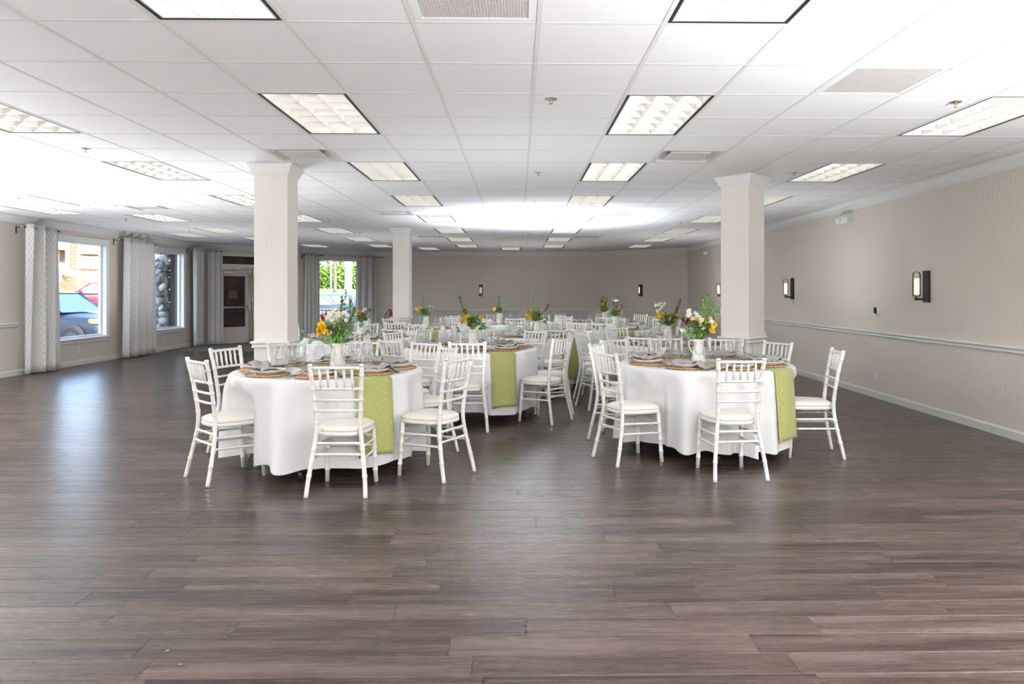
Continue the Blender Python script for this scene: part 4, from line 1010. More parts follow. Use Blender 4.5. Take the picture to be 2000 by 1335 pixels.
SP10 = gen([(-.03, .21), (-.02, .19), (.06, .19), (.0, .07)], [(-.02, .37, M_SPRIG, .028), (.06, .33, M_SPRIG, .026), (-.06, .28, M_SPRIG, .03)], [(-.16, .13), (-.14, .09), (-.12, .06), (-.10, .1), (-.13, .16)], (.0, .1, 4), [(-.07, .22), (.02, .17)], nfill=170)

# ================================================================== tables
SEAT = ['near', 'near sconce-wall', 'sconce-wall', 'far sconce-wall', 'far', 'far window', 'window', 'near window']
M_TBL = mat('table_top_laminate', (0.45, 0.38, 0.30), 0.5)
def sstep_(a, b, x):
    t = max(0, min(1, (x - a) / (b - a))); return t * t * (3 - 2 * t)
def smoothmin(a, b, k=0.03):
    h = max(0.0, min(1.0, 0.5 + 0.5 * (b - a) / k)); return b + (a - b) * h - k * h * (1 - h)
def make_table(idx, c, which, seats, run_ang, spec, vase_off, vase_rot, blabel):
    """seats: list of (setting angle, chair x, chair y, chair heading)"""
    cx_, cy_ = c.x, c.y; r = random.Random(100 + idx)
    t = thing('round_table', 'round folding banquet table beneath the cloth, %s' % which, 'table', (cx_, cy_, 0), 0, 'round folding tables')
    b = MB(); b.lathe([(0.0001, 0.732), (0.755, 0.732), (0.762, 0.737), (0.762, 0.75), (0.757, 0.753), (0.0001, 0.753)], 40); ob('table_top', b.mesh('table_top', M_TBL), t)
    for k in range(4):
        a = run_ang + pi / 4 + k * pi / 2; b = MB(); x, y = cos(a), sin(a)
        b.tube([(0.30 * x, 0.30 * y, 0.732), (0.55 * x, 0.55 * y, 0.36), (0.60 * x, 0.60 * y, 0.0)], 0.014, 8); b.tube([(0.60 * x, 0.60 * y, 0.0), (0.60 * x, 0.60 * y, 0.05)], 0.021, 10)
        ob('leg', b.mesh('leg', M_BLACK), t)
    # ---- cloth
    ph = [r.uniform(0, 6.28) for _ in range(6)]; nf = r.choice((16, 17, 18)); N = 216; DR = 18
    chs = [(atan2(y - cy_, x - cx_), sqrt((x - cx_) ** 2 + (y - cy_) ** 2)) for _, x, y, _ in seats]
    def adiff(a, b_): return abs((a - b_ + pi) % (2 * pi) - pi)
    def rad(a, t_):
        fold = 0.5 + 0.5 * sin(nf * a + ph[0] + 0.9 * sin(3 * a + ph[1]) + 0.5 * sin(5 * a + ph[2])); fold = fold ** 1.3
        wn = max(math.exp(-(adiff(a, run_ang) / 0.27) ** 4), math.exp(-(adiff(a, run_ang + pi) / 0.27) ** 4)); low = min(1, t_ * 7)
        R = 0.783 + low * (1 - wn) * (0.32 + 0.68 * t_) * 0.15 * (0.85 + 0.25 * sin(2 * a + ph[3])) * (fold - 0.42) + 0.022 * t_
        psh = sstep_(0.04, 0.42, t_) * (1 - 0.85 * wn)
        for ca, cd in chs:
            d = adiff(a, ca)
            if d < 0.5 and psh > 0: R = R + psh * (smoothmin(R, max(0.57, cd - 0.222) + 7.0 * max(0, d - 0.19) ** 2, 0.015) - R)
        return R
    rings = [(0.0, 0), (0.45, 0), (0.70, 0), (0.745, 0), (0.765, -0.002), (0.776, -0.008), (0.782, -0.020)]
    def fn(i, j):
        a = 2 * pi * i / N
        if j < len(rings): q, dz = rings[j]; return ((cx_ + q * cos(a), cy_ + q * sin(a), TOPZ + dz), (0, 0))
        t_ = (j - len(rings) + 1) / DR; hem = 0.098 + 0.014 * sin(4 * a + ph[4]) - 0.16 * (rad(a, 1) - 0.78); z = TOPZ - 0.02 + (hem - TOPZ + 0.02) * t_; q = rad(a, t_)
        return ((cx_ + q * cos(a), cy_ + q * sin(a), z), (0, 0))
    cl = ob('tablecloth', grid_mesh('tablecloth', M_CLOTH, N, len(rings) - 1 + DR, fn, True)); tag(cl, 'white floor-length cloth draped over the %s' % which, 'tablecloth', 'white round tablecloths')
    # ---- runner
    e = Vector((cos(run_ang), sin(run_ang))); n = Vector((-e.y, e.x)); WD = 0.31; S = 1.36; NV = 76; NU = 10
    def rf(i, j):
        w = WD * (i / NU - 0.5); s = -S + 2 * S * j / NV; se = sqrt(0.779 ** 2 - w * w); q = abs(s); sg = 1 if s > 0 else -1
        if q <= se: d, z = q, TOPZ + 0.0028
        else:
            h = q - se; bend = 0.03
            d = se + 0.005 + 0.011 * min(1, h / bend) + 0.045 * min(1, h / 0.6) + 0.006 * sin(18 * w + ph[5]) * min(1, h * 3); z = TOPZ + 0.0028 - max(0.0, h - 0.008)
        p = e * (d * sg) + n * (w * (1 - 0.04 * max(0, q - se)))
        return ((cx_ + p.x, cy_ + p.y, z), (i / NU * WD, s + S))
    rn_ = ob('table_runner', grid_mesh('table_runner', M_RUNNER, NU, NV, rf)); md = rn_.modifiers.new('thick', 'SOLIDIFY'); md.thickness = 0.0022; md.offset = 1
    tag(rn_, 'olive green linen runner hanging over the edge of the %s' % which, 'table runner', 'green linen table runners')
    # ---- seats
    for k, (sa, x, y, hd) in enumerate(seats):
        put_chair(x, y, hd, 'white wooden chiavari chair on the %s side of the %s' % (SEAT[k], which))
        px_, py_ = cx_ + 0.565 * cos(sa), cy_ + 0.565 * sin(sa); rz = sa + pi / 2; w = '%s side of the %s' % (SEAT[k], which); z0 = TOPZ + 0.0054
        def lp(dx, dy): return (px_ + cos(rz) * dx - sin(rz) * dy, py_ + sin(rz) * dx + cos(rz) * dy)
        rr = r.uniform(-0.15, 0.15)
        P_MAT.put('round woven seagrass placemat, ' + w, (px_, py_, z0), rr)
        P_PLATE.put('grey-white rimmed plate, ' + w, (px_, py_, z0 + 0.0063), 0)
        P_NAP[k % 3].put('grey striped napkin crumpled on the plate, ' + w, (px_, py_, z0 + 0.0088), rz + r.uniform(-0.5, 0.3) + (0 if r.random() < 0.7 else pi))
        zg = TOPZ + 0.0054; q = lp(0.055 + r.uniform(-.012, .012), 0.245); P_WINE.put('tall clear wine glass, ' + w, (*q, zg), 0)
        q = lp(0.135 + r.uniform(-.01, .01), 0.205); P_GOB.put('short-stemmed clear goblet, ' + w, (*q, zg), 0)
        q = lp(-0.055 + r.uniform(-.01, .01), 0.225); P_TUM.put('stemless clear tumbler, ' + w, (*q, zg), 0)
        if idx < 7:
            q = lp(-0.196, 0.0); P_FORK.put('steel fork beside the placemat, ' + w, (*q, zg - 0.001), rz + r.uniform(-.06, .06))
            q = lp(0.192, 0.0); P_KNIFE.put('steel knife beside the placemat, ' + w, (*q, zg - 0.001), rz)
            q = lp(0.217, 0.01); P_SPOON.put('steel spoon beside the knife, ' + w, (*q, zg - 0.001), rz)
    vx, vy = cx_ + vase_off[0], cy_ + vase_off[1]
    P_VASE.put('white ceramic pitcher of flowers on the %s' % which, (vx, vy, TOPZ + 0.0054), vase_rot)
    bouquet((vx, vy, TOPZ + 0.0054 + 0.205), spec, blabel, 50 + idx)
def regular(c, rot, R=1.0, seed=0, push=None):
    r = random.Random(seed); out_ = []
    for k in range(8):
        a = -pi / 2 + rot + k * pi / 4; d = R + r.uniform(-0.01, 0.05) + (push or {}).get(k, 0); ca = a + r.uniform(-0.04, 0.04) + (radians(11) if k in (1, 5) else 0)
        out_.append((a, c.x + d * cos(ca), c.y + d * sin(ca), ca + pi / 2 + r.uniform(-0.08, 0.08)))
    return out_
def from_finials(c, L_, R_):
    """seat position and heading from the two back-post tops seen in the photograph"""
    p, q = px_at(*L_, 0.918), px_at(*R_, 0.918); d = (q - p); d.z = 0; d.normalize(); m = (p + q) / 2
    f = Vector((-d.y, d.x, 0))
    if f.dot(Vector((c.x - m.x, c.y - m.y, 0))) < 0: f = -f
    s = m + f * 0.26; v = Vector((s.x - c.x, s.y - c.y)); 
    if v.length < 0.80: v = v.normalized() * 0.80
    return (c.x + v.x, c.y + v.y, atan2(f.y, f.x) - pi / 2)
def custom(c, rot, known, seed):
    s = regular(c, rot, 0.93, seed); out_ = [list(q) for q in s]; an = {}
    for k, fin in known.items():
        if len(fin) == 3: x, y, h = c.x + fin[1] * cos(radians(fin[0])), c.y + fin[1] * sin(radians(fin[0])), radians(fin[2] - 90)
        else: x, y, h = from_finials(c, *fin)
        out_[k][1:] = [x, y, h]; an[k] = atan2(y - c.y, x - c.x)
    lo, hi = an[2], an[6] % (2 * pi)                      # the three chairs behind share the rest of the circle
    for n_, k in enumerate((3, 4, 5)):
        a = lo + (hi - lo) * (n_ + 1) / 4; out_[k][1:] = [c.x + 0.98 * cos(a), c.y + 0.98 * sin(a), a + pi / 2]
    return [tuple(q) for q in out_]
c_ = dir_at(642, 5.97)
make_table(1, c_, 'window-side front table', custom(c_, radians(6), {0: ((603.7, 710), (707.5, 710)), 7: ((378.6, 694.5), (424.7, 701.7)), 6: ((410.2, 679.3), (468.5, 673.7)), 1: ((874, 699), (920, 692.6)), 2: ((856.9, 673), (892, 678.5))}, 1),
           radians(-50), SP1, (0.06, 0.06), radians(140), 'bouquet of daisies, yellow flowers and eucalyptus on the window-side front table')
c_ = dir_at(1377, 6.52)
make_table(2, c_, 'sconce-wall-side front table', custom(c_, radians(13), {0: ((1405.6, 699.3), (1491, 698.4)), 7: ((1160.8, 682.4), (1203.6, 689)), 6: ((1165.5, 670), (1187.5, 666)), 1: (-24, 0.87, 170.0), 2: ((1492, 663.4), (1549.4, 668))}, 2),
           radians(-49), SP2, (-0.05, 0.03), radians(10), 'bouquet of daisies with a tall bright green sprig, sconce-wall-side front table')
TABS = [(3, 920, 8.28, 'middle second-row table', 2, -59, SP3, (0.03, 0.0), 200, 'bouquet with yellow flowers on both sides and one tall slanted sprig'),
        (5, 1303, 9.02, 'sconce-wall-side second-row table', -26, -50, SP5, (0.03, 0.1), 30, 'bouquet with yellow flowers, wispy white daisies and a tall sprig'),
        (4, 698, 10.2, 'window-side second-row table', 8, -52, SP4, (0.05, 0.0), 160, 'bouquet of yellow flowers and berries without a tall sprig'),
        (6, 1045, 10.65, 'middle third-row table', 10, -46, SP7, (0.03, -0.05), 190, 'bouquet with a yellow column, tall thin sprig and maroon branch'),
        (7, 831, 12.8, 'window-side third-row table', -16, -55, SP6, (0.0, 0.0), 250, 'bouquet with a green spike and trailing eucalyptus before the far pillar'),
        (8, 1190, 12.6, 'sconce-wall-side third-row table', -14, -42, SP9, (0.1, 0.0), 100, 'dark green bouquet with berries and few yellow flowers'),
        (9, 986, 14.8, 'middle last-row table', 12, -52, SP8, (-0.12, 0.0), 120, 'bouquet with three yellow flowers and eucalyptus, farthest in the middle'),
        (10, 1180, 15.5, 'sconce-wall-side last-row table', -6, -48, SP10, (0.0, 0.0), 60, 'bouquet with maroon and scattered yellow flowers against the back wall')]
for idx, u, d, which, rot, ra, sp_, vo, vr, bl in TABS:
    c_ = dir_at(u, d); make_table(idx, c_, which, regular(c_, radians(rot), 0.93, idx, {5: {5: -0.10}, 6: {1: -0.10}, 9: {2: -0.1}, 10: {7: -0.1}}.get(idx)), radians(-90 + rot + 28), sp_, vo, radians(vr), bl)
# ================================================================== outside the windows
def sstep(a, b, x):
    t = max(0, min(1, (x - a) / (b - a))); return t * t * (3 - 2 * t)
GZ = -0.48
def ground_z(x, y):
    d = sqrt(x * x + y * y); a = atan2(-x, y)
    return GZ + max(0, d - 32) * (0.0225 + 0.019 * sstep(0.36, 0.46, a))
M_ASPH = mat('asphalt', (0.17, 0.175, 0.185), 0.9); M_GRASS = mat('lawn_green', (0.16, 0.27, 0.04), 0.95)
k = NT(M_GRASS); k.l(k.ramp(k.noise(k.pos(), 0.8, 3), [(0.35, (0.16, 0.24, 0.03)), (0.65, (0.33, 0.36, 0.10))]), k.b.inputs['Base Color'])
def sector(name, a0, a1, r0, r1, m, dz, label, na=24, nr=30):
    def fn(i, j):
        a = a0 + (a1 - a0) * i / na; r = r0 + (r1 - r0) * j / nr; x, y = -sin(a) * r, cos(a) * r; return ((x, y, ground_z(x, y) + dz), (0, 0))
    return ob(name, grid_mesh(name, m, na, nr, fn), kind='structure', label=label)
b = MB()
gl_ = sector('ground', -0.1, 1.35, 8.0, 330, M_ASPH, 0, 'grey asphalt car park outside the windows', 40, 60)
sector('lawn', -0.05, 0.40, 62, 119, M_GRASS, 0.03, 'strip of lawn beyond the parked cars'); sector('lawn', 0.44, 1.1, 66, 140, M_GRASS, 0.03, 'grass slope around the shingled building')
sector('road', -0.05, 0.40, 121, 142, mat('road_grey', (0.36, 0.37, 0.39), 0.9), 0.05, 'pale grey road running below the trees')

# ---- vehicles
def car(label, loc, head, color, L=4.9, Wd=1.94, H=1.84, wr=0.39, hood=1.10, zb=1.12, cat='car', name='car', pickup=False):
    root = thing(name, label, cat, loc, head); hl = L / 2; hw = Wd / 2; m = mat('car_paint_' + name + str(len(MATS)), color, 0.3, 0.0, 0.35)
    M_CG = mat('car_glass', (0.16, 0.22, 0.28), 0.06, 0.55, 0.8); M_TYRE = mat('tyre_rubber', (0.012, 0.012, 0.013), 0.8); M_RIM = mat('alloy_rim', (0.5, 0.51, 0.53), 0.3, 0.9); M_ARCH = mat('dark_arch', (0.02, 0.02, 0.024), 0.7)
    st = [(-hl, 0.55, 0.80, 0.88), (-hl + 0.05, 0.42, zb - 0.05, 0.94), (-hl + 0.4, 0.30, zb, 1.0), (-hl + 1.2, 0.28, zb, 1.0), (0.0, 0.28, zb, 1.0), (hl - 1.9, 0.28, zb, 1.0), (hl - 1.25, 0.28, hood, 1.0), (hl - 0.45, 0.30, hood - 0.06, 0.98), (hl - 0.08, 0.38, hood - 0.18, 0.92), (hl, 0.50, 0.72, 0.84)]
    b = MB(); vs = []; n = 8
    for x, z0, z1, f in st:
        w = hw * f; vs += [(x, -w * 0.9, z0), (x, -w, z0 + 0.18), (x, -w, z1 - 0.18), (x, -w * 0.93, z1), (x, w * 0.93, z1), (x, w, z1 - 0.18), (x, w, z0 + 0.18), (x, w * 0.9, z0)]
    fs = [tuple(range(n)), tuple(reversed(range((len(st) - 1) * n, len(st) * n)))] + [(i * n + k, (i + 1) * n + k, (i + 1) * n + (k + 1) % n, i * n + (k + 1) % n) for i in range(len(st) - 1) for k in range(n)]
    b.add(vs, fs, True); o = ob('car_body', fixn(b.mesh('car_body', m)), root); o.modifiers.new('s', 'SUBSURF').levels = 1; o.modifiers[0].render_levels = 2
    xr0, xr1 = (-hl + 0.12, -hl + 0.42) if not pickup else (-0.75, -0.6); xf0, xf1 = hl - 1.35, hl - 2.15; tw, bw = hw * 0.76, hw * 0.92; zt = H - 0.05
    b = MB(); b.add([(xr0, -bw, zb - 0.04), (xf0, -bw, zb - 0.04), (xf0, bw, zb - 0.04), (xr0, bw, zb - 0.04), (xr1, -tw, zt), (xf1, -tw, zt), (xf1, tw, zt), (xr1, tw, zt)], [(0, 3, 2, 1), (4, 5, 6, 7), (0, 1, 5, 4), (1, 2, 6, 5), (2, 3, 7, 6), (3, 0, 4, 7)]); ob('cabin_glass', b.mesh('cabin_glass', M_CG), root)
    b = MB(); e = 0.05
    b.add([(xr1 - e, -tw - 0.03, zt), (xf1 + e, -tw - 0.03, zt), (xf1 + e, tw + 0.03, zt), (xr1 - e, tw + 0.03, zt), (xr1 + 0.1, -tw + 0.1, H), (xf1 - 0.25, -tw + 0.1, H), (xf1 - 0.25, tw - 0.1, H), (xr1 + 0.1, tw - 0.1, H)], [(0, 3, 2, 1), (4, 5, 6, 7), (0, 1, 5, 4), (1, 2, 6, 5), (2, 3, 7, 6), (3, 0, 4, 7)]); ob('roof', b.mesh('roof', m), root)
    for s in (-1, 1):
        b = MB()
        for (x0, x1, rr) in ((xr0, xr1, 0.05), (xf0, xf1, 0.04), (0.05 + (xr0 + xf0) / 2, (xr1 + xf1) / 2, 0.035)):
            b.tube([(x0, s * bw, zb - 0.05), (x1, s * (tw + 0.005), zt + 0.01)], rr, 6)
        ob('roof_pillars', b.mesh('roof_pillars', m), root)
        b = MB(); b.bevbox((xf0 - 0.45, min(s * (hw + 0.02), s * (hw + 0.22)), zb - 0.02), (xf0 - 0.25, max(s * (hw + 0.02), s * (hw + 0.22)), zb + 0.14), 0.04); ob('mirror', b.mesh('mirror', m), root)
        b = MB(); b.bevbox((hl - 0.36, min(s * hw * 0.66, s * hw * 0.955), hood - 0.30), (hl - 0.03, max(s * hw * 0.66, s * hw * 0.955), hood - 0.15), 0.03); hlamp = ob('headlight', b.mesh('headlight', mat('headlamp', (0.75, 0.78, 0.8), 0.1)), root)
        b = MB(); b.box((hl - 0.37, min(s * hw * 0.90, s * hw * 0.965), hood - 0.27), (hl - 0.25, max(s * hw * 0.90, s * hw * 0.965), hood - 0.18)); ob('marker_lamp', b.mesh('marker_lamp', mat('amber_lens', (0.8, 0.18, 0.02), 0.2)), hlamp)
        for x in (-hl + 0.95, hl - 0.93):
            b = MB(); b.lathe([(0.001, 0), (wr + 0.09, 0), (wr + 0.09, 0.04), (0.001, 0.04)], 28); b.xf(Matrix.Rotation(pi / 2, 4, 'X')); ob('wheel_arch', fixn(b.mesh('wheel_arch', M_ARCH)), root, (x, s * (hw - 0.015) + (0.04 if s > 0 else 0), wr + 0.02))
            b = MB(); b.lathe([(wr * 0.66, -0.11), (wr * 0.93, -0.12), (wr, -0.08), (wr, 0.08), (wr * 0.93, 0.12), (wr * 0.66, 0.11)], 32); b.xf(Matrix.Rotation(pi / 2, 4, 'X')); wh = ob('wheel', fixn(b.mesh('tyre', M_TYRE)), root, (x, s * (hw - 0.08), wr))
            b = MB(); b.lathe([(wr * 0.67, -0.10), (wr * 0.67, 0.10)], 28); b.lathe([(0.001, 0.085), (0.05, 0.085), (0.06, 0.06)], 12)
            b.lathe([(0.001, 0.0), (wr * 0.66, 0.0)], 24)
            for q in range(6):
                a = q * pi / 3; ca, sa = cos(a), sin(a); r1_ = wr * 0.66; w1, w2 = 0.028, 0.05
                b.add([(ca * 0.03 - sa * w1, sa * 0.03 + ca * w1, 0.08), (ca * 0.03 + sa * w1, sa * 0.03 - ca * w1, 0.08), (ca * r1_ + sa * w2, sa * r1_ - ca * w2, 0.095), (ca * r1_ - sa * w2, sa * r1_ + ca * w2, 0.095)], [(0, 1, 2, 3)])
            b.xf(Matrix.Rotation(pi / 2 if s < 0 else -pi / 2, 4, 'X')); ob('rim', b.mesh('rim', M_RIM), wh)
    b = MB(); b.bevbox((hl - 0.06, -hw * 0.55, 0.62), (hl + 0.015, hw * 0.55, hood - 0.2), 0.02); ob('grille', b.mesh('grille', M_ARCH), root)
    return root
def put(u, d): p = dir_at(u, d); return (p.x, p.y, ground_z(p.x, p.y))
side = lambda u: atan2(-dir_at(u, 1).x, dir_at(u, 1).y)           # heading that shows the vehicle's flank
sv = dir_at(143, 22.0); er = Vector((cos(side(143)), sin(side(143)), 0)); p = sv - er * 0.69 + sv.normalized() * 1.785; p = (p.x, p.y, GZ); car('dark navy SUV parked right outside the first picture window', p, side(143) - radians(40), (0.020, 0.028, 0.045), L=5.2, Wd=2.02, H=1.92, wr=0.41, hood=1.22, zb=1.30, name='suv', cat='suv')
p = put(120, 29.0); car('white car parked behind the dark navy SUV', p, side(160) - 0.02, (0.80, 0.80, 0.80), L=4.8, H=1.72, hood=1.08, zb=1.15)
p = put(188, 42.0); car('maroon car parked beyond the white car', p, side(200) + pi, (0.16, 0.018, 0.04), L=4.9, H=1.74, zb=1.16)
p = put(285, 36.0); car('white pickup truck partly hidden by the cobblestone pillar', p, side(282) - pi / 2 - 0.1, (0.80, 0.81, 0.82), L=5.2, Wd=2.0, H=1.9, hood=1.18, zb=1.25, wr=0.4, pickup=True, name='pickup_truck', cat='truck')
p = put(296, 52.0); car('distant white van seen just beside the cobblestone pillar', p, side(296), (0.8, 0.8, 0.8), L=4.6, H=1.9, zb=1.2, name='van', cat='van')
p = put(618, 30.5); car('silver-blue SUV parked beyond the white railing', p, side(640), (0.15, 0.19, 0.24), L=4.8, H=1.76, zb=1.2, hood=1.1, name='suv', cat='suv')
p = put(668, 41.0); car('bright blue car parked behind the silver-blue SUV', p, side(670) + 0.2, (0.02, 0.14, 0.38), L=4.6, H=1.55, zb=1.05, hood=0.98)

# ---- shingled apartment building far across the car park
def shingle_material(name, c1, c2, c3, sc):
    m = mat(name, c1, 0.85, spec=0.15); k = NT(m); v = k.obj()
    sw = k.n('ShaderNodeSeparateXYZ'); k.l(v, sw.inputs[0]); cb = k.n('ShaderNodeCombineXYZ'); k.l(sw.outputs[0], cb.inputs[0]); k.l(sw.outputs[2], cb.inputs[1])
    br = k.n('ShaderNodeTexBrick'); br.inputs['Scale'].default_value = sc; br.inputs['Color1'].default_value = (*c1, 1); br.inputs['Color2'].default_value = (*c2, 1); br.inputs['Mortar'].default_value = (*c3, 1)
    br.inputs['Mortar Size'].default_value = 0.035; br.inputs['Brick Width'].default_value = 0.55; br.inputs['Row Height'].default_value = 0.4; k.l(cb.outputs[0], br.inputs['Vector']); k.l(br.outputs[0], k.b.inputs['Base Color'])
    return m
M_SHING = shingle_material('red_cedar_shingle', (0.45, 0.20, 0.12), (0.56, 0.29, 0.19), (0.20, 0.09, 0.06), 1.0)
M_BW = mat('bay_white', (0.82, 0.81, 0.79), 0.6); M_BGL = mat('far_window_glass', (0.10, 0.16, 0.17), 0.08, 0.3)
BS = 1381.4 / 85.0; c_ = dir_at(150, 85.0); ba = side(150)
bd = thing('apartment_building', 'far apartment block with red cedar shingles and white bays', 'building', (c_.x, c_.y, 0), ba)
def bx(u0, v0, u1, v1, y0, y1): return (((u0 - 150) / BS, y0, EYE + (HOR - v1) / BS), ((u1 - 150) / BS, y1, EYE + (HOR - v0) / BS))
def bpart(nm, m, *q, parent=None):
    b = MB()
    for r in q: b.box(*bx(*r))
    return ob(nm, b.mesh(nm, m), parent or bd)
bpart('shingle_wall', M_SHING, (40, 395, 245, 572, 0, 8))
bpart('white_band', M_BW, (97, 529, 245, 537, -0.25, 0)); bpart('corner_pilaster', M_BW, (131, 395, 138, 534, -0.5, 0))
for v0, v1 in ((470, 489), (514, 534)): bpart('balcony_front', M_BW, (60, v0, 136, v1, -1.3, -1.15), (60, v1 - 2, 136, v1, -1.15, 0))
bpart('balcony_front', M_BW, (155, 482, 201, 496, -1.2, -1.05), (155, 494, 201, 496, -1.05, 0))
bpart('vent_louver', mat('louver_dark', (0.10, 0.07, 0.06), 0.8), (123, 490, 131, 515, -0.12, 0)); bpart('vent_louver', MATS['louver_dark'], (124, 464, 131, 473, -0.12, 0))
for (u0, v0, u1, v1) in ((100, 497, 121, 514), (100, 455, 121, 471), (154, 500, 173, 524), (174, 500, 193, 525), (154, 466, 172, 482), (174, 466, 192, 482), (60, 497, 90, 514)):
    f = bpart('bay_window', M_BW, (u0, v0, u1, v1, -0.45, 0)); w = (u1 - u0) / 2
    for k in (0, 1):
        x = u0 + 1.8 + k * w; bpart('pane', M_BGL, (x, v0 + 2.5, x + w - 4.2, v1 - 3, -0.47, -0.45), parent=f)
b = MB(); b.box(*bx(36, 380, 249, 396, -1.2, 9)); ob('roof', b.mesh('roof', mat('roof_grey', (0.3, 0.3, 0.31), 0.9)), bd)
# ---- board sheds
M_BOARD = mat('tan_board', (0.42, 0.31, 0.20), 0.8); M_BOARD2 = mat('brown_board', (0.22, 0.15, 0.10), 0.8); M_SROOF = mat('shed_roof', (0.50, 0.53, 0.52), 0.8)
def shed(u0, u1, um, vt, ve, vb, d, label):
    S = 1381.4 / d; c_ = dir_at(um, d); r = thing('garden_shed', label, 'shed', (c_.x, c_.y, 0), side(um))
    X = lambda u: (u - um) / S; Z = lambda v: EYE + (HOR - v) / S; w0, w1 = X(u0), X(u1); zb = Z(vb) - 0.6
    def boards(xa, xb, za, zb_, m, y):
        n = max(3, int((xb - xa) / 0.3))
        for k in range(n):
            p, q = xa + (xb - xa) * k / n, xa + (xb - xa) * (k + 1) / n; ta, tb = za + (zb_ - za) * k / n, za + (zb_ - za) * (k + 1) / n
            b = MB(); b.prism([(p + 0.012, zb), (q - 0.012, zb), (q - 0.012, tb), (p + 0.012, ta)], y, y + 0.03); ob('wall_board', fixn(b.mesh('wall_board', m)), r)
    b = MB(); b.prism([(w0, zb), (w1, zb), (w1, Z(ve) - 0.05), (0, Z(vt + 22) - 0.05), (w0, Z(vt) - 0.12)], 0.03, 3.0); ob('shed_frame', fixn(b.mesh('shed_frame', M_BOARD2)), r)
    boards(w0, 0, Z(vt) - 0.1, Z(vt + 22) - 0.05, M_BOARD2, 0); boards(0, w1, Z(vt + 22), Z(ve) - 0.05, M_BOARD, -0.05)
    b = MB(); b.add([(w0 - 0.1, -0.4, Z(vt)), (w1 + 0.3, -0.6, Z(ve)), (w1 + 0.3, 3.3, Z(ve) + 0.6), (w0 - 0.1, 3.3, Z(vt) + 0.6), (w0 - 0.1, -0.4, Z(vt) + 0.1), (w1 + 0.3, -0.6, Z(ve) + 0.1), (w1 + 0.3, 3.3, Z(ve) + 0.7), (w0 - 0.1, 3.3, Z(vt) + 0.7)], [(0, 3, 2, 1), (4, 5, 6, 7), (0, 1, 5, 4), (1, 2, 6, 5), (2, 3, 7, 6), (3, 0, 4, 7)]); ob('shed_roof', b.mesh('shed_roof', M_SROOF), r)
    for k in range(5):
        x = 0.2 + (w1 - 0.1) * k / 4; z = Z(vt + 22) + (Z(ve) - Z(vt + 22)) * k / 4; b = MB(); b.box((x - 0.05, -0.55, z - 0.14), (x + 0.05, 0.3, z - 0.02)); ob('rafter_end', b.mesh('rafter_end', M_BOARD), r)
shed(124, 181, 150, 535, 553, 575, 68, 'brown board shed with grey sloping roof before the apartment block')
shed(80, 107, 92, 540, 551, 575, 66, 'tan board shed partly hidden by the first curtain')
def pole(u, d, v0, v1, r, label, col=(0.55, 0.60, 0.66)):
    S = 1381.4 / d; c_ = dir_at(u, d); z1, z0 = EYE + (HOR - v0) / S, ground_z(c_.x, c_.y); o = thing('light_pole', label, 'pole', (c_.x, c_.y, 0), side(u), 'metal poles in the car park')
    b = MB(); b.tube([(0, 0, z0), (0, 0, z1)], r, 10); ob('shaft', b.mesh('shaft', mat('pole_grey', col, 0.4, 0.3)), o)
    b = MB(); b.bevbox((-0.3, -0.3, z0), (0.3, 0.3, z0 + 0.75), 0.05); ob('concrete_base', b.mesh('concrete_base', mat('pole_concrete', (0.62, 0.61, 0.58), 0.9)), o); return o
pole(153, 48, 440, 575, 0.065, 'pale grey lamp pole in front of the board shed')
o = pole(114, 55, 538, 575, 0.04, 'white sign post near the tan board shed'); c_ = o
b = MB(); b.box((-0.22, -0.06, EYE + 0.9), (0.22, -0.03, EYE + 1.5)); ob('sign_plate', b.mesh('sign_plate', M_BW), o)
pole(646.5, 62, 480, 578, 0.07, 'slim pale lamp pole before the trees')

# ---- cobblestone pillar
pc = Vector((-9.48, 18.62)); pr = thing('stone_pillar', 'pillar of rounded grey river cobbles outside the second window', 'pillar', (pc.x, pc.y, GZ))
b = MB(); b.box((-0.24, -0.24, 0), (0.24, 0.24, 3.4)); ob('mortar_core', b.mesh('mortar_core', mat('grey_mortar', (0.20, 0.20, 0.20), 0.95)), pr)
STONE = []
for n_, c in enumerate([(0.30, 0.31, 0.33), (0.22, 0.235, 0.26), (0.40, 0.39, 0.37), (0.33, 0.26, 0.23), (0.14, 0.15, 0.165)]):
    m = mat('cobble_%d' % n_, c, 0.75); k = NT(m); k.l(k.mix(k.noise(k.obj(), 9, 4), tuple(x * 0.7 for x in c), tuple(min(1, x * 1.3) for x in c)), k.b.inputs['Base Color'])
    r_ = random.Random(n_); b = MB(); b.ball((0, 0, 0), 1.0, 9, 6); b.v = [tuple(q * (1 + 0.09 * sin(3 * v[0] + n_) * cos(4 * v[1]) + 0.06 * sin(5 * v[2] + n_)) for q in v) for v in b.v]; STONE.append(b.mesh('cobble', m))
r_ = random.Random(9)
for face in range(2):
    z = 0.12
    while z < 3.3:
        hgt = r_.uniform(0.075, 0.12); x = -0.26 + r_.uniform(-0.04, 0.03)
        while x < 0.26:
            w = r_.uniform(0.055, 0.115); x += w; loc = (x, -0.245, z + r_.uniform(-.02, .02)) if face == 0 else (0.245, x, z + r_.uniform(-.02, .02)); sc_ = (w * 1.05, 0.075, hgt * 0.98) if face == 0 else (0.075, w * 1.05, hgt * 0.98)
            ob('cobble', r_.choice(STONE), pr, loc, (r_.uniform(-.4, .4), r_.uniform(-.7, .7), r_.uniform(-.2, .2)), sc_); x += w * 0.85
        z += hgt * 1.75
b = MB(); b.box((-0.115, -0.06, 0), (0.115, 0.06, 3.4)); tag(ob('timber_post', b.mesh('timber_post', mat('dark_timber', (0.05, 0.035, 0.028), 0.8)), None, (-9.02, 18.80, GZ)), 'dark timber post between the cobble pillar and the wall', 'post')

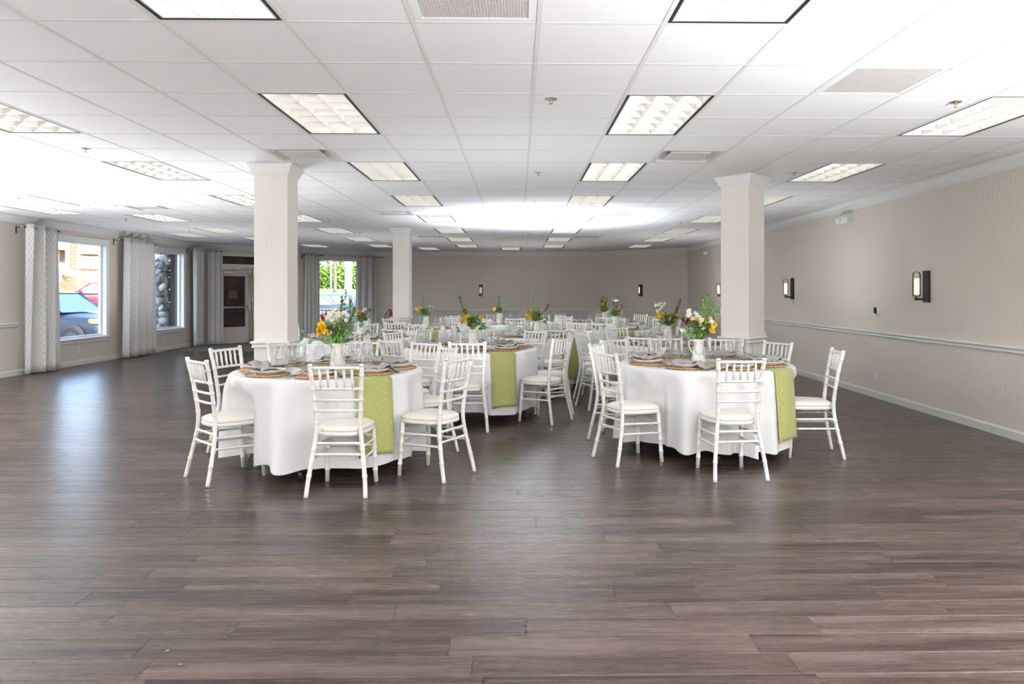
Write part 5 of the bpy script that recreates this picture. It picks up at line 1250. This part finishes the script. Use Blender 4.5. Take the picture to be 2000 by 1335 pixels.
b = MB(); b.box((-0.095, -0.05, 0), (0.095, 0.05, 3.4)); tag(ob('trim_board', b.mesh('trim_board', mat('upright_grey', (0.27, 0.29, 0.30), 0.85)), None, (-8.795, 18.80, GZ)), 'plain grey upright board beside the dark timber post', 'board')  # plain grey upright added to fill the strip next to the wall

# ---- porch outside the doors: deck, dark shingled wall, soffit, railing
o_, ang_, L_ = WALLS['wall_entry']
b = MB(); b.box((-0.5, 0.17, -0.5), (7.5, 3.6, -0.02)); ob('porch_deck', b.mesh('porch_deck', mat('deck_grey', (0.30, 0.29, 0.28), 0.9)), None, o_, (0, 0, ang_), kind='structure', label='grey porch deck outside the doors')
b = MB(); b.box((-0.6, 0.17, 2.78), (4.3, 3.0, 2.9)); ob('porch_soffit', b.mesh('porch_soffit', mat('soffit_brown', (0.10, 0.07, 0.055), 0.9)), None, o_, (0, 0, ang_), kind='structure', label='dark porch soffit over the doors')
M_PSH = mat('dark_porch_shingle', (0.10, 0.052, 0.036), 0.8)
k = NT(M_PSH); oi = k.n('ShaderNodeObjectInfo'); k.l(k.ramp(oi.outputs['Random'], [(0.0, (0.05, 0.026, 0.02)), (0.6, (0.10, 0.055, 0.04)), (1.0, (0.18, 0.10, 0.07))]), k.b.inputs['Base Color'])
b = MB(); b.box((0.5, 2.22, -0.1), (4.05, 2.34, 2.8)); pw = ob('wall_porch', b.mesh('wall_porch', mat('porch_back', (0.03, 0.018, 0.014), 0.9)), None, o_, (0, 0, ang_), kind='structure', label='dark brown shingled porch wall seen through the door glass')
r_ = random.Random(4); SHM = []
for w in (0.16, 0.22, 0.28, 0.34):
    b = MB(); b.add([(0, 0, 0), (w - 0.008, 0, 0), (w - 0.008, 0.03, 0), (0, 0.03, 0), (0, 0.018, 0.235), (w - 0.008, 0.018, 0.235), (w - 0.008, 0.03, 0.235), (0, 0.03, 0.235)], [(0, 3, 2, 1), (4, 5, 6, 7), (0, 1, 5, 4), (1, 2, 6, 5), (2, 3, 7, 6), (3, 0, 4, 7)]); SHM.append((w, b.mesh('shingle', M_PSH)))
z = -0.02
while z < 2.75:
    x = 0.5 - r_.random() * 0.2
    while x < 4.0:
        w, me = r_.choice(SHM); ob('shingle', me, pw, (x, 2.19, z), (0, 0, 0)); x += w
    z += 0.21
b = MB(); b.bevbox((1.72, 2.15, 1.22), (1.98, 2.185, 1.46), 0.006); tag(ob('tan_panel', b.mesh('tan_panel', mat('tan_panel_paint', (0.42, 0.22, 0.12), 0.7)), None, o_, (0, 0, ang_)), 'small tan square panel on the dark porch wall', 'board')  # plain tan square added on the porch wall
M_RAILW = mat('railing_white', (0.50, 0.53, 0.56), 0.6); M_POSTW = mat('post_paint', (0.36, 0.39, 0.42), 0.7)
pa, pb_ = dir_at(600, 23.7), dir_at(681, 24.2); ra = atan2(pb_.y - pa.y, pb_.x - pa.x); RLn = (pb_ - pa).length
rl = thing('porch_railing', 'white baluster railing outside the tree-view window', 'railing', (pa.x, pa.y, 0), ra)
b = MB(); b.box((0, -0.05, 0.86), (RLn, 0.05, 1.0)); ob('top_rail', b.mesh('top_rail', M_RAILW), rl)
b = MB(); b.box((0, -0.025, 0.06), (RLn, 0.025, 0.13)); ob('bottom_rail', b.mesh('bottom_rail', M_RAILW), rl)
b = MB(); b.box((-0.02, -0.018, 0.12), (0.02, 0.018, 0.87)); mb_ = b.mesh('baluster', M_RAILW); q = 0.06
while q < RLn: ob('baluster', mb_, rl, (q, 0, 0)); q += 0.105
p = dir_at(684, 24.3); b = MB(); b.box((-0.06, -0.06, -0.5), (0.06, 0.06, 3.4)); tag(ob('porch_post', b.mesh('porch_post', M_POSTW), None, (p.x, p.y, 0), (0, 0, ra)), 'square pale porch post seen through the tree-view window', 'post')
p2, p3 = dir_at(686, 24.5), dir_at(712, 24.7); st = thing('stair_rail', 'grey sloping stair handrail beside the porch post', 'handrail', (p2.x, p2.y, 0), atan2(p3.y - p2.y, p3.x - p2.x)); ln = (p3 - p2).length
b = MB(); b.prism([(0, 0.86), (ln, 1.20), (ln, 1.36), (0, 1.02)], -0.04, 0.04); ob('sloped_rail', fixn(b.mesh('sloped_rail', mat('rail_grey', (0.22, 0.24, 0.27), 0.6))), st)
for k in range(4):
    x = ln * (k + 0.5) / 4; b = MB(); b.box((x - 0.02, -0.02, -0.3), (x + 0.02, 0.02, 0.9 + 0.34 * x / ln)); ob('baluster', b.mesh('baluster', MATS['rail_grey']), st)

# ---- trees, hedge, hydrant
def foliage(b, c, R, n, s, r):
    for _ in range(n):
        v = Vector((r.gauss(0, 1), r.gauss(0, 1), r.gauss(0, 1))).normalized() * (r.random() ** 0.33); p = Vector((c[0] + v.x * R[0], c[1] + v.y * R[1], c[2] + v.z * R[2]))
        e1 = Vector((r.gauss(0, 1), r.gauss(0, 1), r.gauss(0, 1))).normalized(); e2 = e1.orthogonal().normalized(); k_ = s * r.uniform(0.6, 1.4)
        b.add([p - e1 * k_, p + e2 * k_ * 0.5, p + e1 * k_, p - e2 * k_ * 0.5], [(0, 1, 2, 3)])
def tree(u, d, h, rw, label, m, seed, trunk_r=0.25, trunk_m=None, base=0.35, n=2600, leafs=0.45):
    r = random.Random(seed); c_ = dir_at(u, d); z = ground_z(c_.x, c_.y); o = thing('tree', label, 'tree', (c_.x, c_.y, z), 0, 'trees beyond the car park')
    b = MB(); b.tube(smooth_path([(0, 0, -0.2), (0.1, 0, h * 0.3), (-0.1, 0.1, h * 0.6), (0.2, 0, h * 0.9)], 3), [trunk_r * (1 - 0.07 * k) for k in range(10)], 8)
    for k in range(4):
        a = r.uniform(0, 6.28); b.tube([(0, 0, h * (0.35 + 0.1 * k)), (cos(a) * rw * 0.6, sin(a) * rw * 0.6, h * (0.6 + 0.08 * k))], [trunk_r * 0.4, trunk_r * 0.12], 6)
    ob('trunk', b.mesh('trunk', trunk_m or mat('bark', (0.16, 0.12, 0.09), 0.9)), o); b = MB()
    for k in range(9): a = r.uniform(0, 6.28); q = rw * 0.55 * r.random(); foliage(b, (cos(a) * q, sin(a) * q, h * (base + (0.95 - base) * (k + 0.5) / 9)), (rw * 0.6, rw * 0.6, h * 0.14), n // 9, leafs, r)
    ob('crown', b.mesh('crown', m), o, kind='stuff')
def leafmat(nm, a, b_):
    m = mat(nm, a, 0.7, spec=0.2); k = NT(m); k.l(k.mix(k.noise(k.pos(), 0.35, 3), a, b_), k.b.inputs['Base Color']); return m
G1, G2, G3 = leafmat('tree_green', (0.07, 0.14, 0.02), (0.20, 0.30, 0.06)), leafmat('tree_light', (0.16, 0.24, 0.05), (0.36, 0.42, 0.16)), leafmat('tree_dry', (0.24, 0.20, 0.10), (0.36, 0.32, 0.18))
MW = mat('pale_bark', (0.45, 0.43, 0.41), 0.9)
tree(615, 150, 17, 5, 'bushy green tree behind the curtain edge of the tree-view window', G1, 1); tree(640, 165, 20, 5, 'tall bright green tree over the road', G2, 2)
tree(664, 181, 20, 5, 'broad olive green tree at mid window', G2, 4); tree(684, 197, 20, 5, 'brownish tree behind the porch post', G3, 5); tree(706, 150, 18, 5, 'dark green tree at the far edge of the tree-view window', G1, 6)
tree(654, 112, 9, 2.0, 'small leaning tree with a grey trunk on the lawn', G1, 7, 0.3, None, 0.75, 500, 0.3); tree(676, 70, 13, 2.6, 'white-barked tree beside the porch post', G3, 8, 0.26, MW, 0.7, 600, 0.3)
tree(296, 62, 12, 3.6, 'pale sunlit tree seen beside the cobble pillar', G2, 9, 0.3, None, 0.3, 2600, 0.4); tree(322, 92, 15, 4, 'yellow-green tree behind the cobble pillar', G2, 10, n=1500)
def hedge(u0, u1, d, h, label, m, seed):
    r = random.Random(seed); b = MB(); c0, c1_ = dir_at(u0, d), dir_at(u1, d); mid = (c0 + c1_) / 2; z = ground_z(mid.x, mid.y)
    for k in range(14): p = c0.lerp(c1_, k / 13); foliage(b, (p.x - mid.x, p.y - mid.y, h * 0.45), (1.6, 1.4, h * 0.55), 190, 0.42, r)
    tag(ob('hedge', b.mesh('hedge', m), None, (mid.x, mid.y, z)), label, 'hedge')
hedge(600, 705, 144, 5.0, 'long green hedge along the far side of the road', G1, 3)
c_ = dir_at(634.5, 112); hy = thing('fire_hydrant', 'small yellow fire hydrant on the lawn', 'hydrant', (c_.x, c_.y, ground_z(c_.x, c_.y)))
M_HY = mat('hydrant_yellow', (0.85, 0.55, 0.01), 0.5); b = MB(); b.lathe([(0.001, 0), (0.2, 0), (0.2, 0.06), (0.14, 0.08), (0.14, 0.55), (0.18, 0.57), (0.18, 0.62), (0.1, 0.72), (0.04, 0.78), (0.001, 0.78)], 12); ob('barrel', b.mesh('barrel', M_HY), hy)
for a in (0, pi): b = MB(); b.tube([(0.12 * cos(a), 0, 0.42), (0.24 * cos(a), 0, 0.42)], 0.07, 8); ob('nozzle', b.mesh('nozzle', M_HY), hy)

# ---- two leaf scraps dropped on the floor
for (u, v, m, lab) in ((348, 1299, M_LIGHTLEAF, 'tiny green leaf scrap lying on the planks'), (331, 1270, mat('yellowed_leaf', (0.35, 0.27, 0.05), 0.6), 'tiny yellowed leaf scrap lying on the planks')):
    p = px_at(u, v, 0.0); b = leaf_mb(0.017, 0.006, 0.3, 4); tag(ob('leaf_scrap', b.mesh('leaf_scrap', m), None, (p.x, p.y, 0.002), (0, 0, -1.2 if u > 340 else 2.2)), lab, 'leaf')
